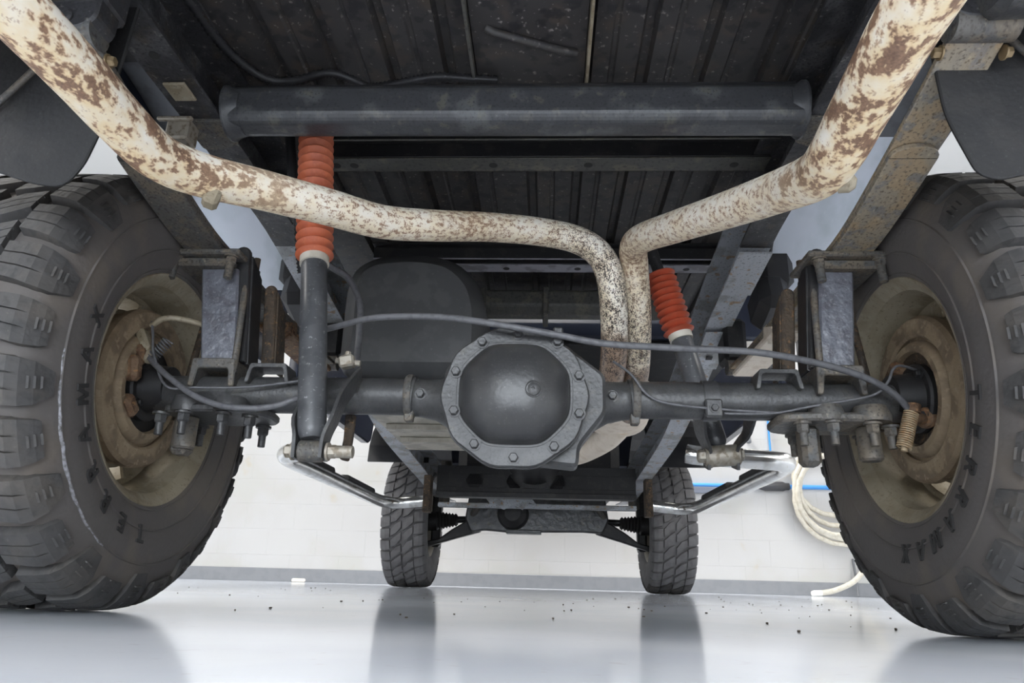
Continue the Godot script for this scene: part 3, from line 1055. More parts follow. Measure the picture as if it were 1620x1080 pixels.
func make_wheels() -> void:
	var blocks := rear_blocks()
	var carcass := begin()
	var prof := v2([0.143, 0.226, 0.149, 0.232, 0.155, 0.25, 0.163, 0.28, 0.1665, 0.305, 0.166, 0.33, 0.161, 0.352, 0.153, 0.374, 0.143, 0.39, 0.128, 0.398, 0.10, 0.4015, 0.0, 0.403])
	var full := prof.duplicate()
	for i in range(prof.size() - 2, -1, -1):
		full.append(Vector2(-prof[i].x, prof[i].y))
	var xf := Transform3D(Basis(Vector3(0, 1, 0), Vector3(1, 0, 0), Vector3(0, 0, -1)), Vector3.ZERO)   # turns about local X
	lathe(carcass, full, xf, 96)
	# fine ridges round the bead and the upper sidewall
	for q in [[0.1505, 0.237], [0.1625, 0.275], [0.1655, 0.336]]:
		lathe(carcass, v2([q[0] - 0.002, q[1] - 0.002, q[0] + 0.0022, q[1] - 0.001, q[0] + 0.0022, q[1] + 0.001, q[0] - 0.002, q[1] + 0.002]), xf, 96)
	carcass.generate_normals()
	var carcass_mesh := carcass.commit()
	var pitch := 28
	for s: float in [-1.0, 1.0]:
		var here := Transform3D(Basis(Vector3.UP, 0.0 if s < 0 else PI), W(s * 0.86, 0.4185, 1.355))
		var tire := put_mesh("tire", carcass_mesh, "rubber_side", truck, here)
		tire.set_meta("label", "left rear mud tire, dusty black, deep blocks" if s < 0 else "right rear mud tire, dusty black, deep blocks")
		var rest := begin()
		for i in pitch:
			var a := TAU * i / pitch
			for row in 4:
				var turn := Basis(Vector3.RIGHT, a + (PI / pitch if row in [1, 3] else 0.0) + (0.5 * TAU / pitch if row >= 2 else 0.0))
				if row >= 2:
					turn = turn * Basis(Vector3.UP, PI)
				var mesh: Mesh = blocks[("shoulder%d" if row in [0, 3] else "centre%d") % (i % 2)]
				# local -Z is forward on the left; the outer shoulder is out of sight
				if row == 3:
					rest.append_from(mesh, 0, Transform3D(turn, Vector3.ZERO))
				else:
					put_mesh("tread_block", mesh, "rubber", tire, Transform3D(turn, Vector3.ZERO))
		var o := MeshInstance3D.new()
		o.name = "outer_tread"
		o.mesh = rest.commit()
		o.material_override = M["rubber"]
		o.set_meta("kind", "stuff")
		tire.add_child(o, true)
		# raised lettering round the sidewall
		var word := "TERRAMAX"
		for i in word.length():
			var tm := TextMesh.new()
			tm.text = word[i]
			var f := SystemFont.new()
			f.font_names = PackedStringArray(["Droid Sans"])
			f.font_weight = 700
			tm.font = f
			tm.font_size = 32
			tm.pixel_size = 0.00125
			tm.depth = 0.005
			# angle round the wheel from straight down, towards the rear on the left and towards the front on the right
			var ang := (deg_to_rad(6.0) + i * deg_to_rad(13.5)) if s < 0 else (deg_to_rad(-78.0) + i * deg_to_rad(11.5))
			var dirn := Vector3(0, -cos(ang), sin(ang) if s < 0 else sin(ang))
			var up := dirn
			var nrm := Vector3.RIGHT
			var right := up.cross(nrm)
			var lean := Basis(right, up, nrm)
			lean = lean * Basis(Vector3.RIGHT, 0.13)
			var lt := put_mesh("raised_letter", tm, "rubber_dark", tire, Transform3D(lean, dirn * 0.283 + Vector3(0.1642, 0, 0)))
			lt.scale = Vector3(1.15, 1.15, 1.0)
		if s < 0:
			var sc := begin()
			var arc := []
			var wd := []
			for i in 25:
				var ang := deg_to_rad(lerpf(24.0, 86.0, i / 24.0))
				var rr := 0.337 + 0.0015 * sin(i * 1.7)
				arc.append(Vector3(0.1648, -cos(ang) * rr, sin(ang) * rr))
				wd.append(0.0012 + 0.0026 * sin(PI * i / 24.0) * (0.8 + 0.2 * sin(i * 2.3)))
			tube(sc, arc, 0.003, 8, wd)
			put("scuffed_ridge", sc, "rubber_scuff", tire, "pale scuffed ridge on the sidewall")
		make_rim(here, s)
	# front wheels
	var fb := front_blocks()
	var fc := begin()
	prof = v2([0.11, 0.214, 0.118, 0.222, 0.13, 0.25, 0.137, 0.29, 0.136, 0.33, 0.13, 0.362, 0.121, 0.38, 0.1, 0.389, 0.0, 0.393])
	full = prof.duplicate()
	for i in range(prof.size() - 2, -1, -1):
		full.append(Vector2(-prof[i].x, prof[i].y))
	lathe(fc, full, xf, 72)
	fc.generate_normals()
	var fmesh := fc.commit()
	var rim := begin()
	lathe(rim, v2([0.112, 0.224, 0.116, 0.214, 0.108, 0.205, 0.09, 0.198, 0.03, 0.185, -0.04, 0.182, -0.06, 0.17, -0.05, 0.09, -0.03, 0.07, -0.03, 0.0]), xf, 48)
	rim.generate_normals()
	var rim_mesh := rim.commit()
	for s: float in [-1.0, 1.0]:
		var here := Transform3D(Basis(Vector3.UP, 0.0 if s < 0 else PI), W(s * 0.803, 0.4065, 4.72))
		var tire := put_mesh("tire", fmesh, "rubber_grey", truck, here)
		tire.set_meta("label", "left front all-terrain tire in the distance" if s < 0 else "right front all-terrain tire in the distance")
		var rest := begin()
		var np := 36
		for i in np:
			var a := TAU * i / np
			# only the half that faces the rear shows single blocks
			var towards := sin(a) if s < 0 else -sin(a)
			for row in 4:
				var turn := Basis(Vector3.RIGHT, a + (PI / np if row in [1, 3] else 0.0))
				if row >= 2:
					turn = turn * Basis(Vector3.UP, PI)
				var mesh: Mesh = fb["shoulder"] if row in [0, 3] else fb["centre%d" % (i % 2)]
				if towards > 0.45:
					put_mesh("tread_block", mesh, "rubber_grey", tire, Transform3D(turn, Vector3.ZERO))
				else:
					rest.append_from(mesh, 0, Transform3D(turn, Vector3.ZERO))
		var o := MeshInstance3D.new()
		o.name = "far_tread"
		o.mesh = rest.commit()
		o.material_override = M["rubber"]
		o.set_meta("kind", "stuff")
		tire.add_child(o, true)
		var r := put_mesh("rim", rim_mesh, "skid_grey", truck, here)
		r.set_meta("label", "pale steel rim of a front wheel")


func make_rim(here: Transform3D, s: float) -> void:
	var xf := Transform3D(Basis(Vector3(0, 1, 0), Vector3(1, 0, 0), Vector3(0, 0, -1)), Vector3.ZERO)
	var st := begin()
	lathe(st, v2([0.139, 0.226, 0.146, 0.232, 0.149, 0.229, 0.146, 0.222, 0.138, 0.2165, 0.128, 0.206, 0.105, 0.2015, 0.09, 0.204, 0.075, 0.2, 0.03, 0.186, -0.03, 0.186, -0.06, 0.2, -0.1, 0.206, -0.138, 0.218, -0.146, 0.23]), xf, 72)
	var rim := put("rim", st, "rim_paint", truck, "tan steel rim of the rear wheel, inner side")
	rim.transform = here
	# disc with hand holes round its edge, set well towards the axle
	st = begin()
	lathe(st, v2([0.07, 0.05, 0.066, 0.09, 0.052, 0.125, 0.05, 0.158, 0.046, 0.158, 0.048, 0.125, 0.062, 0.09, 0.066, 0.05]), xf, 48)
	lathe(st, v2([0.055, 0.184, 0.056, 0.198, 0.051, 0.198, 0.05, 0.184]), xf, 48)
	for i in 8:
		var a0 := TAU * (i + (0.30 if s < 0 else 0.05)) / 8
		var o := PackedVector2Array()
		for k in 5:
			var a := a0 + (k / 4.0 - 0.5) * 0.30
			o.append(Vector2(cos(a), sin(a)) * 0.186)
		for k in 5:
			var a := a0 - (k / 4.0 - 0.5) * 0.34
			o.append(Vector2(cos(a), sin(a)) * 0.156)
		prism(st, o, Transform3D(Basis(Vector3(0, 0, 1), Vector3(0, 1, 0), Vector3(-1, 0, 0)), Vector3(0.05, 0, 0)), 0.008, 0.001)
	put("wheel_disc", st, "rim_paint", rim)
	# brake drum
	st = begin()
	lathe(st, v2([0.06, 0.06, 0.06, 0.15, 0.082, 0.15, 0.09, 0.158, 0.104, 0.158, 0.112, 0.152, 0.113, 0.122, 0.108, 0.117, 0.102, 0.117, 0.102, 0.111, 0.112, 0.108, 0.118, 0.102, 0.118, 0.09, 0.108, 0.087]), xf, 64)
	var drum := put("brake_drum", st, "drum_dust", truck, "brown dusty brake drum inside the rear rim")
	drum.transform = here
	# backing plate, shoe adjuster lumps and the flange of the axle tube
	st = begin()
	lathe(st, v2([0.096, 0.0, 0.096, 0.05, 0.102, 0.055, 0.1, 0.075, 0.106, 0.09, 0.1, 0.1, 0.098, 0.0]), xf, 40)
	put("backing_plate", st, "black_metal" if s < 0 else "dark_rust", drum)
	st = begin()
	lathe(st, v2([0.1, 0.0, 0.1, 0.066, 0.112, 0.066, 0.116, 0.062, 0.116, 0.05, 0.135, 0.046, 0.16, 0.043, 0.16, 0.0]), xf, 32)
	for i in 4:
		var a := TAU * (i + 0.5) / 4
		bolt(st, Vector3(0.116, 0.054 * cos(a), 0.054 * sin(a)), Vector3.RIGHT, 0.007, 0.01)
	put("axle_flange", st, "black_metal", drum)
	st = begin()
	box(st, at(Vector3(0.115, 0.06, 0.05), Basis(Vector3.RIGHT, 0.6)), Vector3(0.03, 0.04, 0.05), 0.008)
	box(st, at(Vector3(0.118, 0.02, 0.078), Basis(Vector3.RIGHT, 0.2)), Vector3(0.03, 0.05, 0.03), 0.008)
	put("brake_lever", st, "rust", drum)
	st = begin()
	box(st, at(Vector3(0.116, -0.05, 0.062), Basis(Vector3.RIGHT, -0.7)), Vector3(0.024, 0.03, 0.045), 0.007)
	put("shoe_adjuster", st, "rust", drum)


# --- truck: rear axle --------------------------------------------------------------------------------
func make_axle() -> void:
	var ax := Node3D.new()
	ax.name = "rear_axle"
	ax.set_meta("label", "black rear axle with round differential cover")
	truck.add_child(ax, true)
	var y := 0.408
	var z := 1.355
	var st := begin()
	lathe(st, v2([0, 0, 0, 0.036, 0.54, 0.036, 0.54, 0.0]), axis_frame(W(-0.74, y, z), W(-0.2, y, z)), 28)
	put("axle_tube", st, "axle_paint", ax)
	st = begin()
	lathe(st, v2([0, 0, 0, 0.036, 0.54, 0.036, 0.54, 0.0]), axis_frame(W(0.2, y, z), W(0.74, y, z)), 28)
	put("axle_tube", st, "axle_paint", ax)
	# cast housing: necks that widen into the round carrier
	st = begin()
	for s: float in [-1.0, 1.0]:
		lathe(st, v2([0, 0, 0, 0.04, 0.014, 0.0415, 0.016, 0.037, 0.03, 0.037, 0.06, 0.041, 0.10, 0.06, 0.13, 0.085, 0.17, 0.1, 0.17, 0]), axis_frame(W(s * 0.222, y, z), W(0, y - 0.02, z)), 28, 1.2)
	lathe(st, v2([0, 0, 0, 0.118, 0.03, 0.122, 0.07, 0.115, 0.12, 0.095, 0.2, 0.06, 0.3, 0.045, 0.3, 0.0]), axis_frame(W(-0.008, 0.381, 1.235), W(-0.008, 0.40, 1.6)), 40, 1.2)
	plate_xy(st, rounded(poly([0.02, 0.27, 0.105, 0.262, 0.108, 0.30, 0.155, 0.36, 0.155, 0.43, 0.08, 0.49, 0.0, 0.495]), 0.012), 1.285, 0.06, 0.006)
	plate_xy(st, rounded(poly([-0.03, 0.27, -0.09, 0.285, -0.14, 0.35, -0.14, 0.44, -0.08, 0.49, 0.0, 0.495]), 0.02), 1.285, 0.06, 0.006)
	put("axle_housing", st, "axle_paint", ax)
	for s: float in [-1.0, 1.0]:
		st = begin()
		lathe(st, v2([0, 0.036, 0, 0.043, 0.004, 0.0445, 0.01, 0.0445, 0.014, 0.042, 0.014, 0.036]), axis_frame(W(s * 0.212, y, z), W(s * 0.3, y, z)), 28)
		prism(st, rounded(poly([-0.008, -0.052, 0.008, -0.052, 0.010, -0.03, -0.01, -0.03]), 0.004), at(W(s * 0.216, y, z - 0.012)), 0.02, 0.002)
		put("weld_collar", st, "spring_steel", ax)
	st = begin()
	bolt(st, W(-0.192, y - 0.003, z - 0.036), Vector3(0, 0, 1), 0.0085, 0.012)
	put("plug", st, "axle_paint", ax)
	st = begin()
	bolt(st, W(0.172, y - 0.002, z - 0.036), Vector3(0, 0, 1), 0.0085, 0.012)
	put("plug", st, "axle_paint", ax)
	make_cover()
	# breather clamp, line clip and pads on the tube
	st = begin()
	for xx in [0.345]:
		lathe(st, v2([0, 0.0355, 0, 0.039, 0.028, 0.039, 0.028, 0.0355]), axis_frame(W(xx, y, z), W(xx + 0.1, y, z)), 24)
		bx(st, xx - 0.002, xx + 0.03, y - 0.04, y - 0.006, z - 0.046, z - 0.034, 0.003)
		bolt(st, W(xx + 0.014, y - 0.024, z - 0.046), Vector3(0, 0, 1), 0.007, 0.008)
	put("line_clamp", st, "axle_paint", ax)
	for s: float in [-1.0, 1.0]:
		# U shaped bump pad beside the spring block
		st = begin()
		var c: float = -0.492 if s < 0 else 0.482
		var o := rounded(poly([-0.044, -0.03, -0.036, -0.03, -0.030, 0.0, 0.030, 0.0, 0.036, -0.03, 0.044, -0.03, 0.036, 0.0085, -0.036, 0.0085]), 0.006)
		prism(st, o, at(W(c, 0.452, 1.335)), 0.055, 0.001)
		put("bump_pad", st, "axle_paint", ax)
		# spring saddle and lower clamp plate with its nuts
		st = begin()
		var bc: float = -0.6 if s < 0 else 0.595
		o = rounded(poly([-0.046, -0.045, -0.035, -0.045, -0.03, -0.008, 0.03, -0.008, 0.035, -0.045, 0.046, -0.045, 0.043, 0.012, -0.043, 0.012]), 0.006)
		prism(st, o, at(W(bc, 0.457, 1.355)), 0.1, 0.002)
		put("spring_saddle", st, "spring_steel", ax)
		st = begin()
		o = rounded(poly([-0.105, -0.06, -0.03, -0.075, 0.07, -0.07, 0.098, -0.02, 0.09, 0.06, -0.04, 0.075, -0.1, 0.05]), 0.03)
		prism(st, o, Transform3D(Basis(Vector3(1, 0, 0), Vector3(0, 0, -1), Vector3(0, 1, 0)), W(bc + s * -0.02, 0.366, 1.355)), 0.016, 0.004)
		lathe(st, v2([0, 0, 0, 0.032, 0.012, 0.034, 0.03, 0.028, 0.032, 0.0]), axis_frame(W(bc - 0.035, 0.36, 1.31), W(bc - 0.035, 0.40, 1.31)), 20)
		lathe(st, v2([0, 0, 0, 0.034, 0.012, 0.036, 0.03, 0.028, 0.032, 0.0]), axis_frame(W(bc + 0.045, 0.36, 1.31), W(bc + 0.045, 0.40, 1.31)), 20)
		put("clamp_plate", st, "axle_paint" if s < 0 else "spring_steel", ax)
		for q in [[-0.082, 1.300], [-0.032, 1.288], [0.04, 1.295], [0.082, 1.32], [-0.06, 1.42], [0.07, 1.42]]:
			st = begin()
			var p := W(bc + q[0], 0.358, q[1])
			bolt(st, p, Vector3.DOWN, 0.0115, 0.02)
			cyl(st, p + Vector3(0, -0.018, 0), p + Vector3(0, -0.043, 0), 0.0075, 10, 0.001)
			put("clamp_nut", st, "axle_paint" if s < 0 else "spring_steel", ax)
		st = begin()
		bx(st, bc - 0.075 * 1, bc - 0.04, 0.285, 0.36, 1.33, 1.37, 0.008)
		put("plate_lug", st, "spring_steel", ax)
		st = begin()
		cyl(st, W(bc + s * 0.05, 0.36, 1.34), W(bc + s * 0.05, 0.295, 1.34), 0.021, 16, 0.004)
		put("plate_lug", st, "spring_steel", ax)


func make_cover() -> void:
	var c := W(-0.008, 0.381, 1.226)
	var cov := Node3D.new()
	cov.name = "differential_cover"
	cov.set_meta("label", "domed black differential cover with ten bolts")
	truck.add_child(cov, true)
	# flange
	var st := begin()
	var o := PackedVector2Array()
	for i in 60:
		var a := TAU * i / 60
		var r := 0.1255 + 0.004 * pow(absf(cos(a * 5.0)), 2.0)
		o.append(Vector2(cos(a) * r * 1.015, sin(a) * r))
	prism(st, o, at(c), 0.013, 0.0025, true)
	var gask := PackedVector2Array()
	for p in o:
		gask.append(p * 1.012)
	prism(st, gask, at(c + Vector3(0, 0, -0.009)), 0.004, 0.0005)
	put("cover_flange", st, "axle_paint", cov)
	# dome on an eight-sided rounded outline
	st = begin()
	var rings := []
	var steps := [[1.06, 0.001], [1.03, -0.001], [1.0, 0.002], [0.985, 0.010], [0.955, 0.020], [0.91, 0.029], [0.85, 0.037], [0.76, 0.0455], [0.64, 0.053], [0.5, 0.059], [0.34, 0.063], [0.17, 0.065], [0.0, 0.0655]]
	var seg := 72
	for q in steps:
		var ring := PackedVector3Array()
		for j in seg:
			var a := TAU * j / seg
			# rounded octagon, wider at its top and bottom flats
			var oct := 0.0
			for k in 8:
				var n := TAU * (k + 0.0) / 8
				var w: float = [0.097, 0.098, 0.090, 0.098, 0.097, 0.097, 0.089, 0.097][k]
				oct += pow(maxf(0.0, cos(a - n)) / w, 15.0)
			var r := pow(oct, -1.0 / 15.0)
			r = lerpf(0.094, r, minf(1.0, q[0]))
			ring.append(c + Vector3(cos(a) * r * q[0], sin(a) * r * q[0] + 0.002, 0.006 + q[1]))
		rings.append(ring)
	var t := PackedVector3Array()
	for i in rings.size() - 1:
		for j in seg:
			var k := (j + 1) % seg
			t.append_array([rings[i][j], rings[i][k], rings[i + 1][k], rings[i][j], rings[i + 1][k], rings[i + 1][j]])
	emit(st, t, PackedInt64Array(), next_group())
	put("cover_dome", st, "cover_paint", cov)
	st = begin()
	var p := c + Vector3(0.034, -0.004, 0.0685)
	lathe(st, v2([-0.004, 0.0, -0.004, 0.0145, 0.001, 0.0145, 0.002, 0.0125, 0.0005, 0.011, 0.003, 0.006, 0.003, 0.003, -0.001, 0.0025, -0.001, 0.0]), axis_frame(p, p + Vector3(0.03, 0, 1)), 28)
	put("fill_plug", st, "axle_paint", cov)
	for q in [[-0.060, 0.0965], [0.004, 0.113], [0.075, 0.0985], [-0.105, 0.041], [0.113, 0.036], [-0.105, -0.030], [0.113, -0.032], [-0.067, -0.088], [0.070, -0.090], [0.001, -0.110]]:
		st = begin()
		bolt(st, c + Vector3(q[0], q[1], 0.006), Vector3(0, 0, 1), 0.0085, 0.011)
		put("cover_bolt", st, "axle_paint", cov)
	st = begin()
	var k := c + Vector3(0.076, 0.112, 0.004)
	box(st, at(k), Vector3(0.018, 0.03, 0.012), 0.003)
	put("cable_clip", st, "axle_paint", cov)


# --- truck: leaf springs, lift blocks, shackles ---------------------------------------------------------
func make_springs() -> void:
	for s: float in [-1.0, 1.0]:
		var x: float = -0.65 if s < 0 else 0.6385
		var root := Node3D.new()
		root.name = "leaf_spring"
		root.set_meta("label", "left pack of leaf springs, dusty and worn" if s < 0 else "right pack of leaf springs, rust stained")
		truck.add_child(root, true)
		var sec := rounded(poly([-0.039, 0.0, 0.039, 0.0, 0.039, 0.0095, -0.039, 0.0095]), 0.002, 2)
		var main := spline([W(x, 0.80, 0.83), W(x, 0.763, 0.97), W(x, 0.733, 1.1), W(x, 0.706, 1.25), W(x, 0.70, 1.4), W(x, 0.692, 1.6), W(x, 0.685, 1.85), W(x, 0.69, 2.1)], 4)
		var names := ["leaf", "leaf", "leaf", "leaf"]
		var spans := [[0.83, 2.1], [1.035, 1.80], [1.30, 1.68], [1.30, 1.55]]
		for k in 4:
			var st := begin()
			var pts := []
			for p in main:
				if -p.z >= spans[k][0] - 0.001 and -p.z <= spans[k][1] + 0.001:
					pts.append(p + Vector3(0, -0.0105 * k, 0))
			# rounded rear tip on the shorter leaves
			sweep(st, pts, sec)
			if k == 1:
				var e: Vector3 = pts[0]
				var dirv: Vector3 = (pts[0] - pts[1]).normalized()
				var tip := PackedVector2Array()
				for i in 11:
					var a := PI * i / 10.0
					tip.append(Vector2(cos(a) * 0.039, sin(a) * 0.026))
				var rt := Vector3.RIGHT
				prism(st, tip, Transform3D(Basis(rt, dirv, rt.cross(dirv)), e + Vector3(0, 0.00475, 0)), 0.0095, 0.001)
			put("leaf", st, "spring_steel" if s < 0 else "spring_pale", root)
		var st := begin()
		lathe(st, v2([0, 0.0, 0, 0.024, 0.086, 0.024, 0.086, 0.0]), axis_frame(W(x - 0.043, 0.812, 0.82), W(x + 0.1, 0.812, 0.82)), 20)
		put("spring_eye", st, "spring_steel", root)
		st = begin()
		lathe(st, v2([0, 0.0, 0, 0.024, 0.086, 0.024, 0.086, 0.0]), axis_frame(W(x - 0.043, 0.70, 2.12), W(x + 0.1, 0.70, 2.12)), 20)
		put("spring_eye", st, "spring_steel", root)
		st = begin()
		for e: float in [-1.0, 1.0]:
			st = begin()
			bolt(st, W(x + e * 0.042, 0.79, 0.85), Vector3(e, 0, 0), 0.008, 0.012)
			put("shackle_bolt", st, "gold_bolt", root, "yellow zinc bolt heads at the shackle")
		st = begin()
		var so := PackedVector2Array()
		so = rounded(poly([-0.052, 0.055, -0.052, 0.0, -0.03, -0.018, 0.035, -0.018, 0.056, 0.0, 0.056, 0.055]), 0.012)
		prism(st, so, at(W(x - 0.005, 0.822, 0.82)), 0.05, 0.004)
		bx(st, x - 0.05, x + 0.055, 0.85, 1.0, 0.78, 0.86, 0.01)
		lathe(st, v2([0, 0, 0, 0.013, 0.004, 0.014, 0.007, 0.011, 0.007, 0.0]), axis_frame(W(x + 0.004, 0.822, 0.795), W(x + 0.004, 0.822, 0.7)), 20)
		put("rear_shackle", st, "steel", root, "grey spring shackle below the chassis hanger")
		st = begin()
		box(st, at(W(x - s * 0.012, 0.79, 2.16)), Vector3(0.07, 0.14, 0.10), 0.012)
		put("spring_hanger", st, "black_metal", root)
		# top plate and U bolts
		st = begin()
		bx(st, x - 0.086, x + 0.076, 0.683, 0.695, 1.285, 1.40, 0.003)
		put("spring_plate", st, "spring_steel", truck, "flat clamp plate above the lift block")
		st = begin()
		bx(st, x - 0.06, x + 0.055, 0.664, 0.683, 1.3, 1.43, 0.004)
		put("plate_pad", st, "spring_steel", truck)
		var leg := [[-0.062, 1.30], [0.055, 1.30]]
		for q in leg:
			var p := W(x + q[0], 0.683, q[1])
			st = begin()
			bolt(st, p, Vector3.DOWN, 0.011, 0.016)
			cyl(st, p + Vector3(0, -0.012, 0), p + Vector3(0, -0.05, 0.004), 0.0085, 10, 0.001)
			put("plate_nut", st, "spring_steel", truck)
		# lift block, slightly waisted towards its foot
		st = begin()
		var yt := 0.667
		var yb := 0.462
		var quad := poly([-0.665, yt, -0.587, yt, -0.562, yb, -0.634, yb]) if s < 0 else poly([0.583, yt, 0.650, yt, 0.628, yb, 0.563, yb])
		plate_xy(st, rounded(quad, 0.006, 3), 1.348, 0.056, 0.004)
		put("lift_block", st, "block_paint", truck, "tall grey painted lift block on the axle")
		# U bolts and spring clamps beside the block, plates with rounded tops
		for e: float in [-1.0, 1.0]:
			st = begin()
			tube(st, [W(x + e * 0.048, 0.74, 1.435), W(x + e * 0.046, 0.6, 1.435), W(x + e * 0.044 + s * 0.03, 0.37, 1.435)], 0.0075, 10)
			put("u_bolt", st, "dark_rust", truck)
		st = begin()
		tube(st, spline([W(s * 0.575, 0.685, 1.36), W(s * 0.572, 0.63, 1.335), W(s * 0.564, 0.54, 1.318), W(s * 0.560, 0.44, 1.312)], 4), 0.0068, 10)
		put("u_bolt", st, "spring_steel", truck)
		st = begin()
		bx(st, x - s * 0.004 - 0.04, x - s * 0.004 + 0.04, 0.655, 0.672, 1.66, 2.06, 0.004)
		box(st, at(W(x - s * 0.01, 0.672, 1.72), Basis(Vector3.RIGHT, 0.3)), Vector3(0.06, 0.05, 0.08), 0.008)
		put("added_spring_plate", st, "cream_can" if s > 0 else "rust", root, "pale plate added for the lit front end of the right leaf spring" if s > 0 else "rust brown front end of the left leaf spring")  # added plate; on the right its pale colour stands for floor light
		for q in [[0.588, 0.565, 0.72, 0.468, 0.018, 1.335], [0.545, 0.53, 0.66, 0.47, 0.013, 1.40]]:
			st = begin()
			var o := PackedVector2Array()
			for i in 9:
				var a := PI * i / 8.0
				o.append(Vector2(s * q[0] + cos(a) * q[4], q[2] - q[4] + sin(a) * q[4]))
			o.append_array(poly([s * q[1] - q[4], q[3], s * q[1] + q[4], q[3]]))
			plate_xy(st, o, q[5], 0.012, 0.003)
			# its web runs forward from the edge away from the block
			var e: float = s * q[1] - s * q[4]
			var e2: float = s * q[0] - s * q[4]
			prism(st, poly([0.0, q[3], 0.05, q[3], 0.05, q[2] - 0.05, 0.0, q[2] - q[4]]), Transform3D(Basis(Vector3(0, 0, -1), Vector3((e2 - e) / (q[2] - q[3]), 1, 0).normalized(), Vector3(1, 0, 0)), W(e - (e2 - e) / (q[2] - q[3]) * q[3], 0, q[5])), 0.006, 0.001)
			put("clamp_bracket", st, "black_metal" if q[5] < 1.36 else "dark_rust", truck, "dark upright bracket beside the lift block")


# --- truck: shock absorbers --------------------------------------------------------------------------------
func shock(b: Vector3, t: Vector3, body_r: float, boot_r: float, split: float, boot: String, pitch: float, label: String) -> Node3D:
	var root := Node3D.new()
	root.name = "shock_absorber"
	root.set_meta("label", label)
	truck.add_child(root, true)
	var f := axis_frame(b, t)
	var l := b.distance_to(t)
	var e := l * split
	var st := begin()
	lathe(st, v2([0.02, 0, 0.022, body_r * 0.7, 0.03, body_r * 0.93, 0.04, body_r, e - 0.02, body_r, e - 0.014, body_r * 0.93, e + 0.01, body_r * 0.93, e + 0.01, 0]), f, 32)
	put("shock_body", st, "shock_paint", root)
	st = begin()
	lathe(st, v2([e - 0.016, body_r * 0.93, e - 0.016, body_r * 1.12, e - 0.001, body_r * 1.12, e - 0.001, body_r * 0.9]), f, 32)
	put("boot_clamp", st, "hose_cream", root)
	st = begin()
	var prof := [Vector2(e - 0.002, 0.0), Vector2(e - 0.002, body_r * 1.05), Vector2(e + 0.006, boot_r * 1.0)]
	var yy := e + 0.016
	var k := 0
	while yy < l - 0.02:
		prof.append(Vector2(yy, boot_r * 0.62))
		prof.append(Vector2(yy + pitch * 0.42, boot_r * 0.975))
		prof.append(Vector2(yy + pitch * 0.5, boot_r))
		prof.append(Vector2(yy + pitch * 0.58, boot_r * 0.975))
		yy += pitch
		k += 1
	prof.append(Vector2(yy, boot_r * 0.62))
	prof.append(Vector2(yy, 0.0))
	lathe(st, prof, f, 36, 0.5)
	put("dust_boot", st, boot, root, "ribbed orange rubber boot")
	st = begin()
	var side := Vector3.RIGHT
	lathe(st, v2([-0.022, 0, -0.022, 0.016, -0.019, 0.019, 0.019, 0.019, 0.022, 0.016, 0.022, 0]), Transform3D(axis_frame(b, b + side).basis, b), 24)
	put("shock_eye", st, "spring_steel", root)
	st = begin()
	cyl(st, t + (b - t).normalized() * 0.02, t + (t - b).normalized() * 0.04, 0.014, 14)
	put("top_stud", st, "black_metal", root)
	return root


func make_shocks() -> void:
	var b := W(-0.358, 0.276, 1.22)
	var l := shock(b, W(-0.470, 1.03, 1.337), 0.0256, 0.0375, 0.525, "boot_orange", 0.0215, "left shock absorber with faded orange boot behind the axle")
	# clevis: two straps down from the axle and a cross bolt
	var st := begin()
	for q in [[[-0.392, 0.40, 1.30], [-0.394, 0.335, 1.235], [-0.386, 0.30, 1.222], [-0.384, 0.262, 1.22]], [[-0.312, 0.44, 1.32], [-0.320, 0.38, 1.25], [-0.326, 0.335, 1.228], [-0.336, 0.30, 1.222], [-0.337, 0.262, 1.22]]]:
		var pts := []
		for p in q:
			pts.append(W(p[0], p[1], p[2]))
		st = begin()
		sweep(st, spline(pts, 4), poly([-0.003, -0.02, 0.003, -0.02, 0.003, 0.02, -0.003, 0.02]), Vector3(0, 0, 1))
		put("shock_strap", st, "axle_paint", l)
	st = begin()
	bolt(st, W(-0.389, 0.276, 1.22), Vector3.LEFT, 0.012, 0.016)
	put("cross_bolt", st, "zinc", l)
	st = begin()
	bolt(st, W(-0.331, 0.276, 1.22), Vector3.RIGHT, 0.012, 0.018)
	cyl(st, W(-0.33, 0.276, 1.22), W(-0.285, 0.276, 1.22), 0.011, 12, 0.001)
	put("cross_bolt", st, "zinc", l)
	st = begin()
	plate_xy(st, rounded(poly([-0.360, 0.290, -0.341, 0.286, -0.337, 0.33, -0.335, 0.38, -0.356, 0.38, -0.355, 0.33]), 0.006), 1.40, 0.012, 0.002)
	put("rusty_bracket", st, "dark_rust", l, "rusty bracket plate beside the left shock")
	b = W(0.425, 0.335, 1.56)
	var r := shock(b, W(0.312, 0.80, 1.60), 0.0245, 0.0365, 0.62, "boot_red", 0.0165, "right shock absorber with red-orange boot ahead of the axle")
	st = begin()
	for q in [[[0.355, 0.42, 1.42], [0.372, 0.38, 1.5], [0.392, 0.345, 1.545], [0.394, 0.31, 1.56]], [[0.462, 0.42, 1.42], [0.466, 0.38, 1.5], [0.455, 0.35, 1.545], [0.455, 0.31, 1.56]]]:
		var pts := []
		for p in q:
			pts.append(W(p[0], p[1], p[2]))
		st = begin()
		sweep(st, spline(pts, 4), poly([-0.003, -0.024, 0.003, -0.024, 0.003, 0.024, -0.003, 0.024]), Vector3(0, 0, 1))
		put("shock_strap", st, "axle_paint", r)
	st = begin()
	cyl(st, W(0.388, 0.332, 1.545), W(0.462, 0.338, 1.545), 0.023, 18, 0.004)
	bolt(st, W(0.392, 0.333, 1.545), Vector3.LEFT, 0.014, 0.02)
	bolt(st, W(0.458, 0.338, 1.545), Vector3.RIGHT, 0.014, 0.012)
	put("cross_bolt", st, "zinc", r)


